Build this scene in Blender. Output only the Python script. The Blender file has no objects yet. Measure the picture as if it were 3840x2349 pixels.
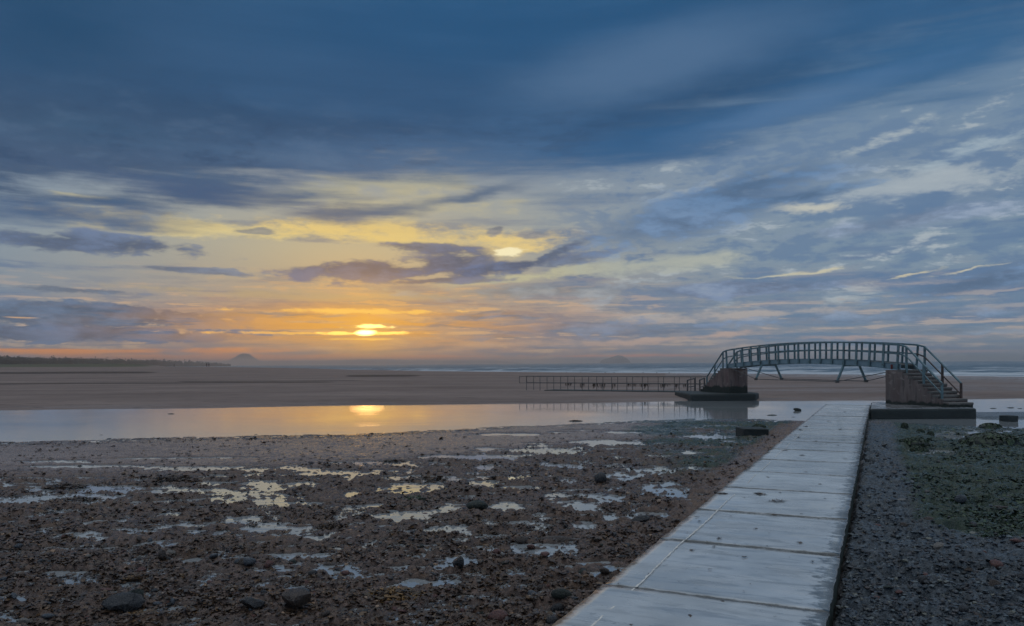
import bpy, bmesh, math, random
import numpy as np
from mathutils import Vector, Matrix
random.seed(7)
RNG = np.random.default_rng(11)
scene = bpy.context.scene
COL = scene.collection
R = math.radians

# ------------------------------------------------------------------ camera
F = 2890.0              # focal length in photo pixels (3840 wide)
EYE = 2.0               # eye height over the walkway top (z = 0)
HOR = 1363.5
ROLL = 0.006
cam_d = bpy.data.cameras.new('camera')
cam = bpy.data.objects.new('camera', cam_d)
COL.objects.link(cam)
cam.location = (0, 0, EYE)
cam.rotation_euler = (math.pi / 2, ROLL, 0)
cam_d.sensor_width = 36.0
cam_d.lens = F / 3840 * 36
cam_d.shift_y = (HOR - 2349 / 2) / 3840
cam_d.clip_start = 0.05
cam_d.clip_end = 60000
scene.camera = cam

def ray(px, py):
    u = (px - 1920) / F; v = (HOR - py) / F
    return u + ROLL * v, v - ROLL * u
def gz(px, py, z=0.0):
    u, v = ray(px, py); t = (z - EYE) / v
    return Vector((u * t, t, z))
def gy(px, py, Y):
    u, v = ray(px, py)
    return Vector((u * Y, Y, EYE + v * Y))
def azel(px, py):
    u, v = ray(px, py); a = math.atan(u)
    return math.degrees(a), math.degrees(math.atan(v * math.cos(a)))
def lin(c):
    out = []
    for x in c[:3]:
        x = x / 255.0
        out.append(x / 12.92 if x <= 0.04045 else ((x + 0.055) / 1.055) ** 2.4)
    return (*out, 1.0)

# ------------------------------------------------------------------ node helper
class NT:
    def __init__(s, tree): s.t = tree; s.n = tree.nodes; s.l = tree.links
    def new(s, typ, **kw):
        n = s.n.new(typ)
        for k, v in kw.items(): setattr(n, k, v)
        return n
    def put(s, inp, v):
        if isinstance(v, bpy.types.NodeSocket): s.l.new(v, inp)
        elif v is not None: inp.default_value = v
    def m(s, op, a, b=None, c=None, clamp=False):
        n = s.new('ShaderNodeMath', operation=op, use_clamp=clamp)
        s.put(n.inputs[0], a); s.put(n.inputs[1], b); s.put(n.inputs[2], c)
        return n.outputs[0]
    def vm(s, op, a, b=None, out=0, scale=None):
        n = s.new('ShaderNodeVectorMath', operation=op)
        s.put(n.inputs[0], a); s.put(n.inputs[1], b)
        if scale is not None: s.put(n.inputs['Scale'], scale)
        return n.outputs[out]
    def xyz(s, x, y, z):
        n = s.new('ShaderNodeCombineXYZ'); s.put(n.inputs[0], x); s.put(n.inputs[1], y); s.put(n.inputs[2], z)
        return n.outputs[0]
    def sep(s, v):
        n = s.new('ShaderNodeSeparateXYZ'); s.put(n.inputs[0], v); return n.outputs
    def noise(s, vec, scale, detail=4, rough=0.55, dist=0.0, color=False, lac=2.0):
        n = s.new('ShaderNodeTexNoise')
        s.put(n.inputs['Vector'], vec); n.inputs['Scale'].default_value = scale
        n.inputs['Detail'].default_value = detail; n.inputs['Roughness'].default_value = rough
        n.inputs['Distortion'].default_value = dist; n.inputs['Lacunarity'].default_value = lac
        return n.outputs['Color' if color else 'Fac']
    def step(s, x, a, b, lo=0.0, hi=1.0):
        n = s.new('ShaderNodeMapRange', interpolation_type='SMOOTHSTEP', clamp=False)
        s.put(n.inputs[0], x); s.put(n.inputs[1], a); s.put(n.inputs[2], b)
        n.inputs[3].default_value = lo; n.inputs[4].default_value = hi
        return n.outputs[0]
    def mix(s, f, a, b, mode='MIX'):
        n = s.new('ShaderNodeMix', data_type='RGBA', blend_type=mode)
        s.put(n.inputs[0], f); s.put(n.inputs[6], a); s.put(n.inputs[7], b)
        return n.outputs[2]
    def ramp(s, f, stops, interp='LINEAR'):
        n = s.new('ShaderNodeValToRGB'); cr = n.color_ramp; cr.interpolation = interp
        while len(cr.elements) < len(stops): cr.elements.new(0.5)
        for e, (p, c) in zip(cr.elements, stops): e.position = p; e.color = c
        s.put(n.inputs[0], f); return n.outputs[0]
    def mapping(s, vec, loc=(0, 0, 0), rot=(0, 0, 0), sc=(1, 1, 1), kind='POINT'):
        n = s.new('ShaderNodeMapping', vector_type=kind); s.put(n.inputs[0], vec)
        n.inputs[1].default_value = loc; n.inputs[2].default_value = rot; n.inputs[3].default_value = sc
        return n.outputs[0]

# ------------------------------------------------------------------ world: evening sky with cloud layers
SUN_AZ, SUN_EL = azel(1375, 1249)
world = bpy.data.worlds.new('World'); scene.world = world; world.use_nodes = True
W = NT(world.node_tree)
for n in list(W.n): W.n.remove(n)
wout = W.new('ShaderNodeOutputWorld'); wbg = W.new('ShaderNodeBackground')
W.l.new(wbg.outputs[0], wout.inputs[0])
tc = W.new('ShaderNodeTexCoord'); D = tc.outputs['Generated']
dx, dy, dz = W.sep(D)
AZ = W.m('MULTIPLY', W.m('ARCTAN2', dx, dy), 57.29578)
EL = W.m('MULTIPLY', W.m('ARCSINE', dz), 57.29578)
AE0 = W.xyz(AZ, EL, 0.0)
# shared noise fields (in direction space, squeezed vertically like real stratus seen edge-on)
nv = lambda sx, sz, off=(0, 0, 0), rot=(0, 0, 0): W.mapping(D, off, rot, (sx, sx, sz))
N_st = W.noise(nv(3.0, 34.0), 1.0, 6, 0.58, 0.25)              # long thin streaks
N_st2 = W.noise(nv(7.0, 60.0, (3, 1, 7)), 1.0, 6, 0.6, 0.3)    # finer streaks
N_hz = W.noise(nv(9.0, 130.0, (6, 1, 3)), 1.0, 5, 0.6, 0.3)     # very thin sheets near the horizon
N_puf = W.noise(nv(11.0, 34.0, (5, 2, 1)), 1.0, 7, 0.62, 0.2)  # broken puffs
N_fine = W.noise(nv(34.0, 110.0, (4, 7, 3)), 1.0, 5, 0.62, 0.2)           # ragged cloud edges
N_big = W.noise(nv(1.5, 6.0, (1, 4, 2)), 1.0, 4, 0.5, 0.2)     # broad tone
N_wc = W.noise(nv(16.0, 60.0, (8, 3, 5)), 1.0, 5, 0.62, 0.0, color=True)
N_wl = W.noise(nv(4.0, 12.0, (2, 9, 4)), 1.0, 3, 0.5, 0.0, color=True)
N_rag = W.m('MULTIPLY_ADD', N_fine, 0.35, W.m('MULTIPLY', N_puf, 0.65))
def col2vec(c):
    n = W.new('ShaderNodeSeparateColor'); W.put(n.inputs[0], c)
    return W.vm('SUBTRACT', W.xyz(n.outputs[0], n.outputs[1], n.outputs[2]), (0.5, 0.5, 0.5))
wv = col2vec(N_wc); wl = col2vec(N_wl)
AE = W.vm('ADD', AE0, W.vm('ADD', W.vm('MULTIPLY', wv, (3.2, 0.9, 0)), W.vm('MULTIPLY', wl, (5.0, 1.4, 0))))
AEs = W.vm('ADD', AE0, W.vm('MULTIPLY', wv, (1.2, 0.22, 0)))
PD = 57.29578 / F     # degrees per photo pixel near the axis

def edist(vec, a, e, hw, hh, rot=0.0):
    """distance from (a, e) in units of the half widths hw, hh of a tilted ellipse"""
    p = W.vm('SUBTRACT', vec, (a, e, 0)); c, s_ = math.cos(R(rot)), math.sin(R(rot))
    x = W.vm('DOT_PRODUCT', p, (c / hw, s_ / hw, 0), out=1); y = W.vm('DOT_PRODUCT', p, (-s_ / hh, c / hh, 0), out=1)
    return W.m('SQRT', W.m('MULTIPLY_ADD', x, x, W.m('MULTIPLY', y, y)))
def blob(px, py, hw, hh, rot=0.0, rough=0.9, soft=0.55, nz=None, vec=None):
    a, e = azel(px, py)
    c = math.cos(math.radians(a)) ** 2
    ln = edist(AE if vec is None else vec, a, e, hw * PD * c * 1.28, hh * PD * math.sqrt(c) * 1.45, rot)
    d = W.m('SUBTRACT', 1.0, ln)
    nzz = N_rag if nz is None else nz
    d = W.m('MULTIPLY_ADD', W.m('SUBTRACT', nzz, 0.5), rough * 4.2, d)
    return W.step(d, 0.0, soft)
def over(base, mask, col, k=1.0):
    if k != 1.0: mask = W.m('MULTIPLY', mask, k)
    return W.mix(mask, base, col if isinstance(col, bpy.types.NodeSocket) else lin(col))

# distance from the sun, degrees (squeezed: the glow spreads along the cloud sheets)
dsun = edist(AE0, SUN_AZ, SUN_EL, 1, 1)
dsun_w = edist(AE0, SUN_AZ, SUN_EL + 3.5, 17, 7.5)
warm = W.m('POWER', 2.718, W.m('MULTIPLY', W.m('MULTIPLY', dsun_w, dsun_w), -1.0))

# Nishita clear sky seen in the gaps, cooled by thin cloud
nish = W.new('ShaderNodeTexSky', sky_type='NISHITA'); nish.sun_disc = False
W.l.new(D, nish.inputs[0]); nish.sun_elevation = R(SUN_EL); nish.sun_rotation = R(SUN_AZ); nish.air_density = 1.0; nish.dust_density = 1.5
nis = W.mix(1.0, nish.outputs[0], (0.05, 0.05, 0.05, 1), 'MULTIPLY')

elf = W.m('DIVIDE', EL, 30.0)
cool = W.ramp(elf, [(0.0, lin((128, 140, 158))), (0.10, lin((130, 146, 166))), (0.24, lin((124, 148, 172))), (0.42, lin((128, 148, 172))),
                    (0.62, lin((104, 134, 166))), (1.0, lin((70, 112, 158)))])
gold = W.ramp(elf, [(0.0, lin((168, 126, 112))), (0.06, lin((184, 148, 116))), (0.16, lin((172, 156, 138))), (0.28, lin((198, 186, 150))),
                    (0.40, lin((186, 182, 158))), (0.55, lin((150, 152, 150))), (1.0, lin((90, 120, 150)))])
base = W.mix(warm, cool, gold)
base = W.mix(0.10, base, nis, 'MIX')
# tone mottling by broken thin cloud: dark blue-grey streaks and pale streaks
stk = W.step(W.m('MULTIPLY_ADD', W.m('SUBTRACT', N_st2, 0.5), 0.6, N_st), 0.49, 0.64)
low = W.step(EL, 17.0, 6.0)
base = over(base, W.m('MULTIPLY', stk, low), W.mix(warm, lin((92, 118, 154)), lin((124, 124, 136))), 0.75)
# broken puffs on the right hand half of the sky
rgt = W.m('MULTIPLY', W.step(AZ, -1.0, 9.0), W.m('MULTIPLY', W.step(EL, 1.0, 5.0), W.step(EL, 20.0, 13.0)))
tilt = W.m('MULTIPLY_ADD', W.m('SUBTRACT', N_fine, 0.5), 0.45, N_puf)
base = over(base, W.m('MULTIPLY', rgt, W.step(tilt, 0.52, 0.40)), (88, 118, 156), 0.6)
base = over(base, W.m('MULTIPLY', rgt, W.step(tilt, 0.55, 0.68)), (180, 188, 194), 0.75)
hz = W.step(EL, 7.5, 2.5)
base = over(base, W.m('MULTIPLY', W.step(W.m('MULTIPLY_ADD', W.m('SUBTRACT', N_fine, 0.5), 0.35, N_hz), 0.50, 0.60), hz), W.mix(warm, lin((100, 128, 158)), lin((132, 124, 130))), 0.95)
base = over(base, W.m('MULTIPLY', W.step(W.m('MULTIPLY_ADD', W.m('SUBTRACT', N_fine, 0.5), 0.35, N_hz), 0.46, 0.37), hz), W.mix(warm, lin((180, 168, 164)), lin((252, 190, 104))), 0.85)
pale = W.step(W.m('MULTIPLY_ADD', W.m('SUBTRACT', N_rag, 0.5), 0.7, N_st2), 0.53, 0.68)
base = over(base, W.m('MULTIPLY', pale, W.step(EL, 8.0, 2.0)), W.mix(warm, lin((182, 172, 170)), lin((240, 180, 116))), 0.6)

S = base
# ---- light patches
for a in [(1050, 735, 360, 40, 4, (186, 180, 152)), (1560, 680, 300, 36, 4, (170, 168, 152)), (800, 850, 640, 34, -2, (226, 205, 146)),
          (1430, 870, 520, 52, -3, (238, 206, 128)), (290, 733, 150, 9, -4, (200, 192, 160)), (1500, 770, 420, 50, 2, (186, 178, 152)),
          (1900, 930, 230, 46, 6, (236, 206, 136)), (2000, 1040, 400, 22, 4, (196, 190, 156)), (1250, 1105, 900, 16, 0, (190, 168, 132)),
          (3400, 705, 430, 62, 8, (166, 176, 186)), (3080, 780, 200, 20, -4, (196, 194, 184)), (2900, 655, 110, 12, 12, (206, 206, 196)),
          (3290, 520, 170, 26, 16, (180, 188, 192)), (3600, 560, 260, 34, 12, (160, 176, 190)), (2560, 720, 160, 10, 14, (170, 178, 184)),
          (2450, 1000, 360, 30, 4, (172, 176, 168)), (2840, 1046, 120, 6, 2, (200, 194, 172)), (3010, 1030, 120, 5, 6, (206, 198, 172)), (3400, 1048, 130, 5, 10, (214, 202, 170)), (3640, 1018, 150, 5, 9, (206, 198, 174)),
          (2800, 1190, 420, 12, 0, (182, 172, 168)), (2500, 1270, 340, 9, 2, (200, 172, 158)), (3300, 1265, 420, 9, 0, (182, 160, 158))]:
    px, py, hw, hh, ro, c = a
    S = over(S, blob(px, py, hw, hh, ro, 0.95, 0.9), c, 0.85)

# ---- high deck: everything above a wavering lower edge
edge_n = W.m('MULTIPLY_ADD', W.m('SUBTRACT', N_st, 0.5), 10.0, EL)
edge_n = W.m('MULTIPLY_ADD', W.m('SUBTRACT', N_rag, 0.5), 5.0, edge_n)
azn = W.m('MULTIPLY_ADD', AZ, 1 / 90.0, 0.5)
gr = lambda v: (v / 40.0, v / 40.0, v / 40.0, 1)
def curve(pts):
    r = W.ramp(azn, [(0.5 + a / 90.0, gr(v)) for a, v in pts])
    n = W.new('ShaderNodeSeparateColor'); W.put(n.inputs[0], r)
    return W.m('MULTIPLY', n.outputs[0], 40.0)
edge = curve([(-40, 10.2), (-22, 10.6), (-14, 12.4), (-6, 13.2), (4, 12.8), (12, 14.6), (22, 17.2), (40, 18.5)])
deck = W.step(W.m('DIVIDE', W.m('SUBTRACT', edge_n, edge), curve([(-40, 1.6), (-10, 2.2), (6, 3.2), (40, 5.0)])), -0.5, 1.0)
dtone = W.m('MULTIPLY_ADD', W.m('SUBTRACT', N_st, 0.5), 0.55, N_big)
dcol = W.ramp(dtone, [(0.30, lin((42, 74, 110))), (0.46, lin((50, 84, 122))), (0.58, lin((64, 100, 140))), (0.75, lin((100, 130, 164)))])
elt = W.step(EL, 15.0, 24.0)
dcol = W.mix(W.m('MULTIPLY', elt, 0.62), dcol, lin((34, 84, 128)))
dcol = W.mix(W.m('MULTIPLY', W.step(AZ, -2.0, -32.0), 0.55), dcol, lin((52, 80, 112)))
lo_d = W.step(EL, 19.0, 11.0)
dcol = W.mix(W.m('MULTIPLY', W.m('MULTIPLY', lo_d, W.step(AZ, 12.0, -6.0)), 0.5), dcol, lin((84, 98, 122)))
# overhead and behind, beyond the frame, paler cloud is added to light the ground
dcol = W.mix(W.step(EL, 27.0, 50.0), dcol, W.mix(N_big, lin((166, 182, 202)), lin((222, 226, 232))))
dcol = W.mix(W.m('MULTIPLY', W.step(edist(AE, *azel(2450, 235), 13, 2.6, 9), 1.3, 0.2), 0.8), dcol, lin((82, 112, 148)))
mot = W.step(EL, 22.0, 13.0)
dcol = W.mix(W.m('MULTIPLY', W.m('MULTIPLY', W.step(N_rag, 0.50, 0.64), 0.24), mot), dcol, lin((100, 124, 154)))
dcol = W.mix(W.m('MULTIPLY', W.m('MULTIPLY', W.step(N_rag, 0.49, 0.37), 0.45), mot), dcol, lin((38, 64, 98)))
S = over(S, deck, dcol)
for a in [(2480, 230, 560, 100, 12, (84, 117, 158), 0.0), (1400, 330, 700, 120, 2, (50, 84, 122), 0.5), (2700, 470, 820, 80, 10, (46, 90, 134), 0.85),
          (3500, 230, 500, 130, 10, (38, 92, 138), 0.6), (300, 470, 500, 60, 0, (62, 94, 126), 0.5), (250, 800, 640, 44, -1, (68, 94, 130), 0.95),
          (620, 690, 560, 44, -3, (70, 92, 126), 0.9), (1250, 800, 300, 30, 4, (90, 102, 126), 0.85), (1750, 740, 560, 26, 9, (80, 102, 132), 0.9),
          (3000, 400, 500, 46, 10, (84, 118, 158), 0.7), (150, 60, 380, 150, 0, (30, 70, 106), 0.6), (3350, 560, 200, 24, 8, (98, 124, 156), 0.7)]:
    px, py, hw, hh, ro, c, k = a
    S = over(S, blob(px, py, hw, hh, ro, 0.55, 1.0, nz=N_st), c, k)
# ---- dark cloud banks and lens clouds
for a in [(330, 908, 450, 34, -1, (92, 108, 138), 0.92, 0.5), (1380, 1012, 270, 30, 2, (100, 104, 128), 0.95, 0.5), (1690, 975, 190, 52, 0, (98, 106, 132), 0.95, 0.6),
          (1560, 925, 200, 17, 0, (102, 108, 130), 0.9, 0.6), (1900, 1000, 260, 26, 8, (94, 106, 136), 0.95, 0.5), (2080, 950, 140, 17, 22, (100, 114, 142), 0.9, 0.5),
          (2140, 985, 140, 14, 14, (106, 118, 142), 0.85, 0.5), (1650, 1050, 230, 13, 0, (112, 114, 132), 0.85, 0.5), (720, 1018, 240, 11, -1, (108, 118, 138), 0.85, 0.5),
          (1850, 868, 36, 14, 0, (118, 122, 134), 0.8, 0.5), (930, 860, 60, 12, 4, (116, 122, 132), 0.75, 0.5), (2000, 880, 60, 10, 0, (124, 128, 140), 0.7, 0.5),
          (330, 1188, 520, 40, 0, (92, 112, 140), 0.97, 0.28), (300, 1258, 560, 26, 0, (92, 110, 140), 0.98, 0.22), (280, 1096, 260, 12, -2, (112, 126, 148), 0.85, 0.5),
          (1000, 1178, 360, 10, 0, (134, 124, 122), 0.8, 0.5), (1730, 1216, 110, 9, -2, (132, 124, 128), 0.85, 0.5), (1850, 1192, 120, 10, 0, (128, 124, 130), 0.8, 0.5),
          (2650, 780, 480, 80, 14, (82, 112, 150), 0.8, 0.8), (2850, 680, 260, 40, 12, (84, 114, 150), 0.7, 0.8), (2480, 860, 300, 30, 6, (100, 124, 156), 0.7, 0.8),
          (2750, 1094, 300, 22, 1, (108, 126, 156), 0.9, 0.5), (3700, 1062, 330, 34, 10, (98, 124, 158), 0.92, 0.5), (2220, 1228, 190, 22, 2, (112, 126, 150), 0.9, 0.45),
          (2000, 1196, 170, 8, 2, (116, 126, 146), 0.85, 0.5), (3300, 1195, 460, 16, 2, (112, 134, 164), 0.75, 0.6), (2500, 1240, 240, 12, 4, (110, 130, 160), 0.8, 0.5),
          (3400, 830, 500, 34, 4, (122, 138, 166), 0.7, 0.9), (2050, 1100, 420, 26, 0, (134, 144, 156), 0.7, 0.7), (3550, 1240, 300, 12, 0, (118, 140, 166), 0.7, 0.6),
          (1050, 1245, 150, 7, 0, (140, 126, 122), 0.8, 0.5), (1900, 1275, 110, 6, 0, (134, 128, 134), 0.8, 0.5), (3000, 740, 240, 22, 6, (86, 116, 152), 0.75, 0.6)]:
    px, py, hw, hh, ro, c, k, so = a
    tonal = W.mix(W.step(N_rag, 0.40, 0.62), lin([x * 0.86 for x in c]), lin([min(255, x * 1.12 + 4) for x in c]))
    S = over(S, blob(px, py, hw, hh, ro, 0.8, so), tonal, k)
# ---- lit edges and bands close to the horizon
for a in [(300, 1315, 760, 14, 0, (246, 156, 80), 1.0), (900, 1342, 760, 13, 0, (232, 146, 92), 0.8), (2250, 1335, 360, 4.5, 0, (240, 148, 112), 0.9),
          (2900, 1340, 300, 4, 0, (214, 158, 146), 0.6), (3600, 1318, 220, 3.5, 0, (196, 158, 156), 0.6), (1600, 1337, 420, 4, 0, (250, 160, 92), 0.85),
          (1450, 1348, 560, 15, 0, (244, 146, 88), 0.8), (70, 1190, 80, 3, 0, (230, 180, 130), 0.8)]:
    px, py, hw, hh, ro, c, k = a
    S = over(S, blob(px, py, hw, hh, ro, 0.7, 0.8, nz=N_st2, vec=AEs), c, k)
# ---- glow round the low sun, broken by thin sheets
gl_m = edist(AEs, *azel(1330, 1225), 600 * PD, 76 * PD)
gl = W.m('POWER', 2.718, W.m('MULTIPLY', W.m('MULTIPLY', gl_m, gl_m), -1.1))
gaps = W.step(W.m('MULTIPLY_ADD', W.m('SUBTRACT', N_st2, 0.5), 0.6, N_hz), 0.40, 0.56)
S = over(S, W.m('MULTIPLY', gl, W.m('MULTIPLY_ADD', gaps, 0.85, 0.12)), (255, 176, 50), 1.0)
halo = W.m('POWER', 2.718, W.m('MULTIPLY', dsun, -0.40))
S = W.mix(W.m('MULTIPLY', halo, 0.88), S, (1.25, 0.60, 0.05, 1.0))
def sunny(S, px, py, hw, hh, col, k=1.0):
    return W.mix(W.m('MULTIPLY', blob(px, py, hw, hh, 0, 0.7, 0.8, nz=N_fine, vec=AEs), k), S, col)
S = sunny(S, 1340, 1168, 330, 9, (1.3, 0.72, 0.11, 1), 0.8)
S = sunny(S, 1250, 1250, 380, 5, (1.4, 0.70, 0.08, 1), 0.8)
S = sunny(S, 1378, 1224, 80, 7, (3.0, 2.1, 0.6, 1))
S = sunny(S, 1350, 1250, 170, 5, (2.2, 1.3, 0.22, 1))
S = sunny(S, 1350, 1272, 110, 3.5, (1.5, 0.8, 0.1, 1))
core = edist(AE0, *azel(1372, 1248), 34 * PD, 10 * PD)
S = W.mix(W.step(W.m('MULTIPLY_ADD', W.m('SUBTRACT', N_st2, 0.5), 2.4, core), 1.3, 0.3), S, (7.0, 4.9, 1.5, 1))
S = sunny(S, 1380, 1237, 170, 2.6, (0.90, 0.46, 0.10, 1), 0.85)
S = sunny(S, 1380, 1263, 200, 3.0, (0.86, 0.44, 0.12, 1), 0.85)
S = over(S, blob(1890, 946, 64, 14, 4, 0.8, 0.5), (255, 240, 196), 1.0)
S = W.mix(1.0, S, (1.0, 1.012, 0.985, 1), 'MULTIPLY')
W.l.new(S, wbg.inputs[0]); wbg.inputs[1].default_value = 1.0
world.cycles.sampling_method = 'MANUAL'; world.cycles.sample_map_resolution = 1024

sun_d = bpy.data.lights.new('sun', 'SUN'); sun_d.energy = 0.004; sun_d.angle = R(2.5); sun_d.color = (1.0, 0.48, 0.16)
sun = bpy.data.objects.new('sun', sun_d); COL.objects.link(sun)
sd = Vector((math.sin(R(SUN_AZ)) * math.cos(R(SUN_EL)), math.cos(R(SUN_AZ)) * math.cos(R(SUN_EL)), math.sin(R(SUN_EL))))
sun.rotation_euler = sd.to_track_quat('Z', 'Y').to_euler()

scene.view_settings.view_transform = 'Standard'; scene.view_settings.look = 'None'
scene.view_settings.exposure = 0.0; scene.view_settings.gamma = 1.0; scene.view_settings.use_curve_mapping = False
scene.cycles.max_bounces = 8; scene.cycles.volume_bounces = 1; scene.cycles.use_denoising = True
scene.cycles.sample_clamp_indirect = 4.0

# ------------------------------------------------------------------ numpy noise
def _h(ix, iy, s):
    n = (ix.astype(np.int64) * 374761393 + iy.astype(np.int64) * 668265263 + s * 974634257) & 0xffffffff
    n = ((n ^ (n >> 13)) * 1274126177) & 0xffffffff
    return ((n ^ (n >> 16)) & 0xffff) / 65535.0
def vnoise(x, y, s=0):
    ix = np.floor(x); iy = np.floor(y); fx = x - ix; fy = y - iy
    fx = fx * fx * (3 - 2 * fx); fy = fy * fy * (3 - 2 * fy)
    a = _h(ix, iy, s); b = _h(ix + 1, iy, s); c = _h(ix, iy + 1, s); d = _h(ix + 1, iy + 1, s)
    return (a + (b - a) * fx) * (1 - fy) + (c + (d - c) * fx) * fy
def fbm(x, y, o=4, s=0, g=0.5):
    v = 0; a = 1; t = 0
    for k in range(o):
        v = v + a * (vnoise(x * 2 ** k + 17.3 * k, y * 2 ** k - 9.1 * k, s + k) - 0.5); t += a; a *= g
    return v / t
def sstep(x, a, b):
    t = np.clip((x - a) / (b - a), 0, 1); return t * t * (3 - 2 * t)

# ------------------------------------------------------------------ object helpers
def tag(o, label=None, cat=None, group=None, kind=None):
    if label: o['label'] = label
    if cat: o['category'] = cat
    if group: o['group'] = group
    if kind: o['kind'] = kind
    return o
def empty(name, loc=(0, 0, 0), rz=0.0):
    o = bpy.data.objects.new(name, None); COL.objects.link(o); o.location = loc; o.rotation_euler = (0, 0, rz)
    o.empty_display_size = 0.1
    return o
def link(name, me, mat, parent=None, loc=None):
    o = bpy.data.objects.new(name, me)
    if mat is not None and not me.materials: me.materials.append(mat)
    COL.objects.link(o)
    if parent is not None: o.parent = parent
    if loc is not None: o.location = loc
    return o
def np_mesh(name, V, Fc, smooth=True):
    V = np.asarray(V, np.float32); Fc = np.asarray(Fc, np.int32); k = Fc.shape[1]
    me = bpy.data.meshes.new(name)
    me.vertices.add(len(V)); me.vertices.foreach_set('co', V.ravel())
    me.loops.add(Fc.size); me.loops.foreach_set('vertex_index', Fc.ravel())
    me.polygons.add(len(Fc)); me.polygons.foreach_set('loop_start', np.arange(0, Fc.size, k, dtype=np.int32))
    me.update(calc_edges=True)
    me.polygons.foreach_set('use_smooth', np.full(len(Fc), smooth))
    return me
def grid(name, X, Y, Z):
    X, Y, Z = np.broadcast_arrays(X, Y, Z); r, c = X.shape
    i = np.arange(r * c).reshape(r, c)
    Fc = np.stack([i[:-1, :-1], i[:-1, 1:], i[1:, 1:], i[1:, :-1]], -1).reshape(-1, 4)
    return np_mesh(name, np.stack([X, Y, Z], -1).reshape(-1, 3), Fc)
def vattr(me, name, rgb):
    a = me.attributes.new(name, 'FLOAT_COLOR', 'POINT')
    c = np.ones((len(rgb), 4), np.float32); c[:, :3] = rgb
    a.data.foreach_set('color', c.ravel())

class MB:
    """collects boxes, bars and prisms in one bmesh"""
    def __init__(s): s.b = bmesh.new()
    def box(s, c, size, mat=None):
        M = Matrix.Translation(c) @ (mat or Matrix.Identity(4)) @ Matrix.Diagonal((*size, 1))
        bmesh.ops.create_cube(s.b, size=1, matrix=M); return s
    def bar(s, a, b, w, h, up=(0, 0, 1)):
        a = Vector(a); b = Vector(b); d = b - a; L = d.length; z = d.normalized()
        x = Vector(up).cross(z)
        if x.length < 1e-4: x = Vector((1, 0, 0)).cross(z)
        x.normalize(); y = z.cross(x)
        M = Matrix((x, y, z)).transposed().to_4x4(); M.translation = (a + b) / 2
        bmesh.ops.create_cube(s.b, size=1, matrix=M @ Matrix.Diagonal((w, h, L, 1))); return s
    def tube(s, a, b, r, seg=8, r2=None):
        a = Vector(a); b = Vector(b); d = b - a
        M = d.to_track_quat('Z', 'Y').to_matrix().to_4x4(); M.translation = (a + b) / 2
        bmesh.ops.create_cone(s.b, cap_ends=True, segments=seg, radius1=r, radius2=r if r2 is None else r2, depth=d.length, matrix=M); return s
    def prism(s, poly, z0, z1):
        lo = [s.b.verts.new((x, y, z0)) for x, y in poly]; hi = [s.b.verts.new((x, y, z1)) for x, y in poly]
        n = len(poly); s.b.faces.new(lo[::-1]); s.b.faces.new(hi)
        for i in range(n): s.b.faces.new((lo[i], lo[(i + 1) % n], hi[(i + 1) % n], hi[i]))
        return s
    def bevel(s, w, seg=2):
        bmesh.ops.bevel(s.b, geom=list(s.b.edges), offset=w, segments=seg, affect='EDGES', profile=0.5); return s
    def mesh(s, name, smooth=False):
        bmesh.ops.recalc_face_normals(s.b, faces=s.b.faces)
        me = bpy.data.meshes.new(name); s.b.to_mesh(me); s.b.free()
        if smooth: me.polygons.foreach_set('use_smooth', [True] * len(me.polygons))
        return me
    def build(s, name, mat, parent=None, smooth=False):
        return link(name, s.mesh(name, smooth), mat, parent)
def copy_tree(o, parent=None):
    c = o.copy(); COL.objects.link(c); c.parent = parent
    for ch in o.children: copy_tree(ch, c)
    return c

WK = 0.476                       # walkway direction: dx per dy
# ------------------------------------------------------------------ materials
def mat(name):
    m = bpy.data.materials.new(name); m.use_nodes = True
    t = NT(m.node_tree); b = t.n['Principled BSDF']
    return m, t, b
def world_pos(t): return t.new('ShaderNodeNewGeometry').outputs['Position']
def bump(t, b, h, strength, dist):
    n = t.new('ShaderNodeBump'); n.inputs['Strength'].default_value = strength; n.inputs['Distance'].default_value = dist
    t.put(n.inputs['Height'], h); t.l.new(n.outputs[0], b.inputs['Normal'])
def simple(name, col, rough, var=0.25, scale=6.0, metal=0.0, bmp=0.0, dirt=None):
    m, t, b = mat(name)
    p = world_pos(t); n = t.noise(p, scale, 5, 0.6)
    c0 = (*[x * (1 - var) for x in col], 1); c1 = (*[min(1, x * (1 + var)) for x in col], 1)
    c = t.mix(t.step(n, 0.3, 0.7), c0, c1)
    if dirt: c = t.mix(t.step(t.noise(p, scale * 2.3, 4, 0.65), 0.52, 0.68), c, (*dirt, 1))
    t.l.new(c, b.inputs['Base Color']); b.inputs['Roughness'].default_value = rough; b.inputs['Metallic'].default_value = metal
    if bmp: bump(t, b, t.noise(p, scale * 4, 4, 0.6), 0.6, bmp)
    return m

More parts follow.
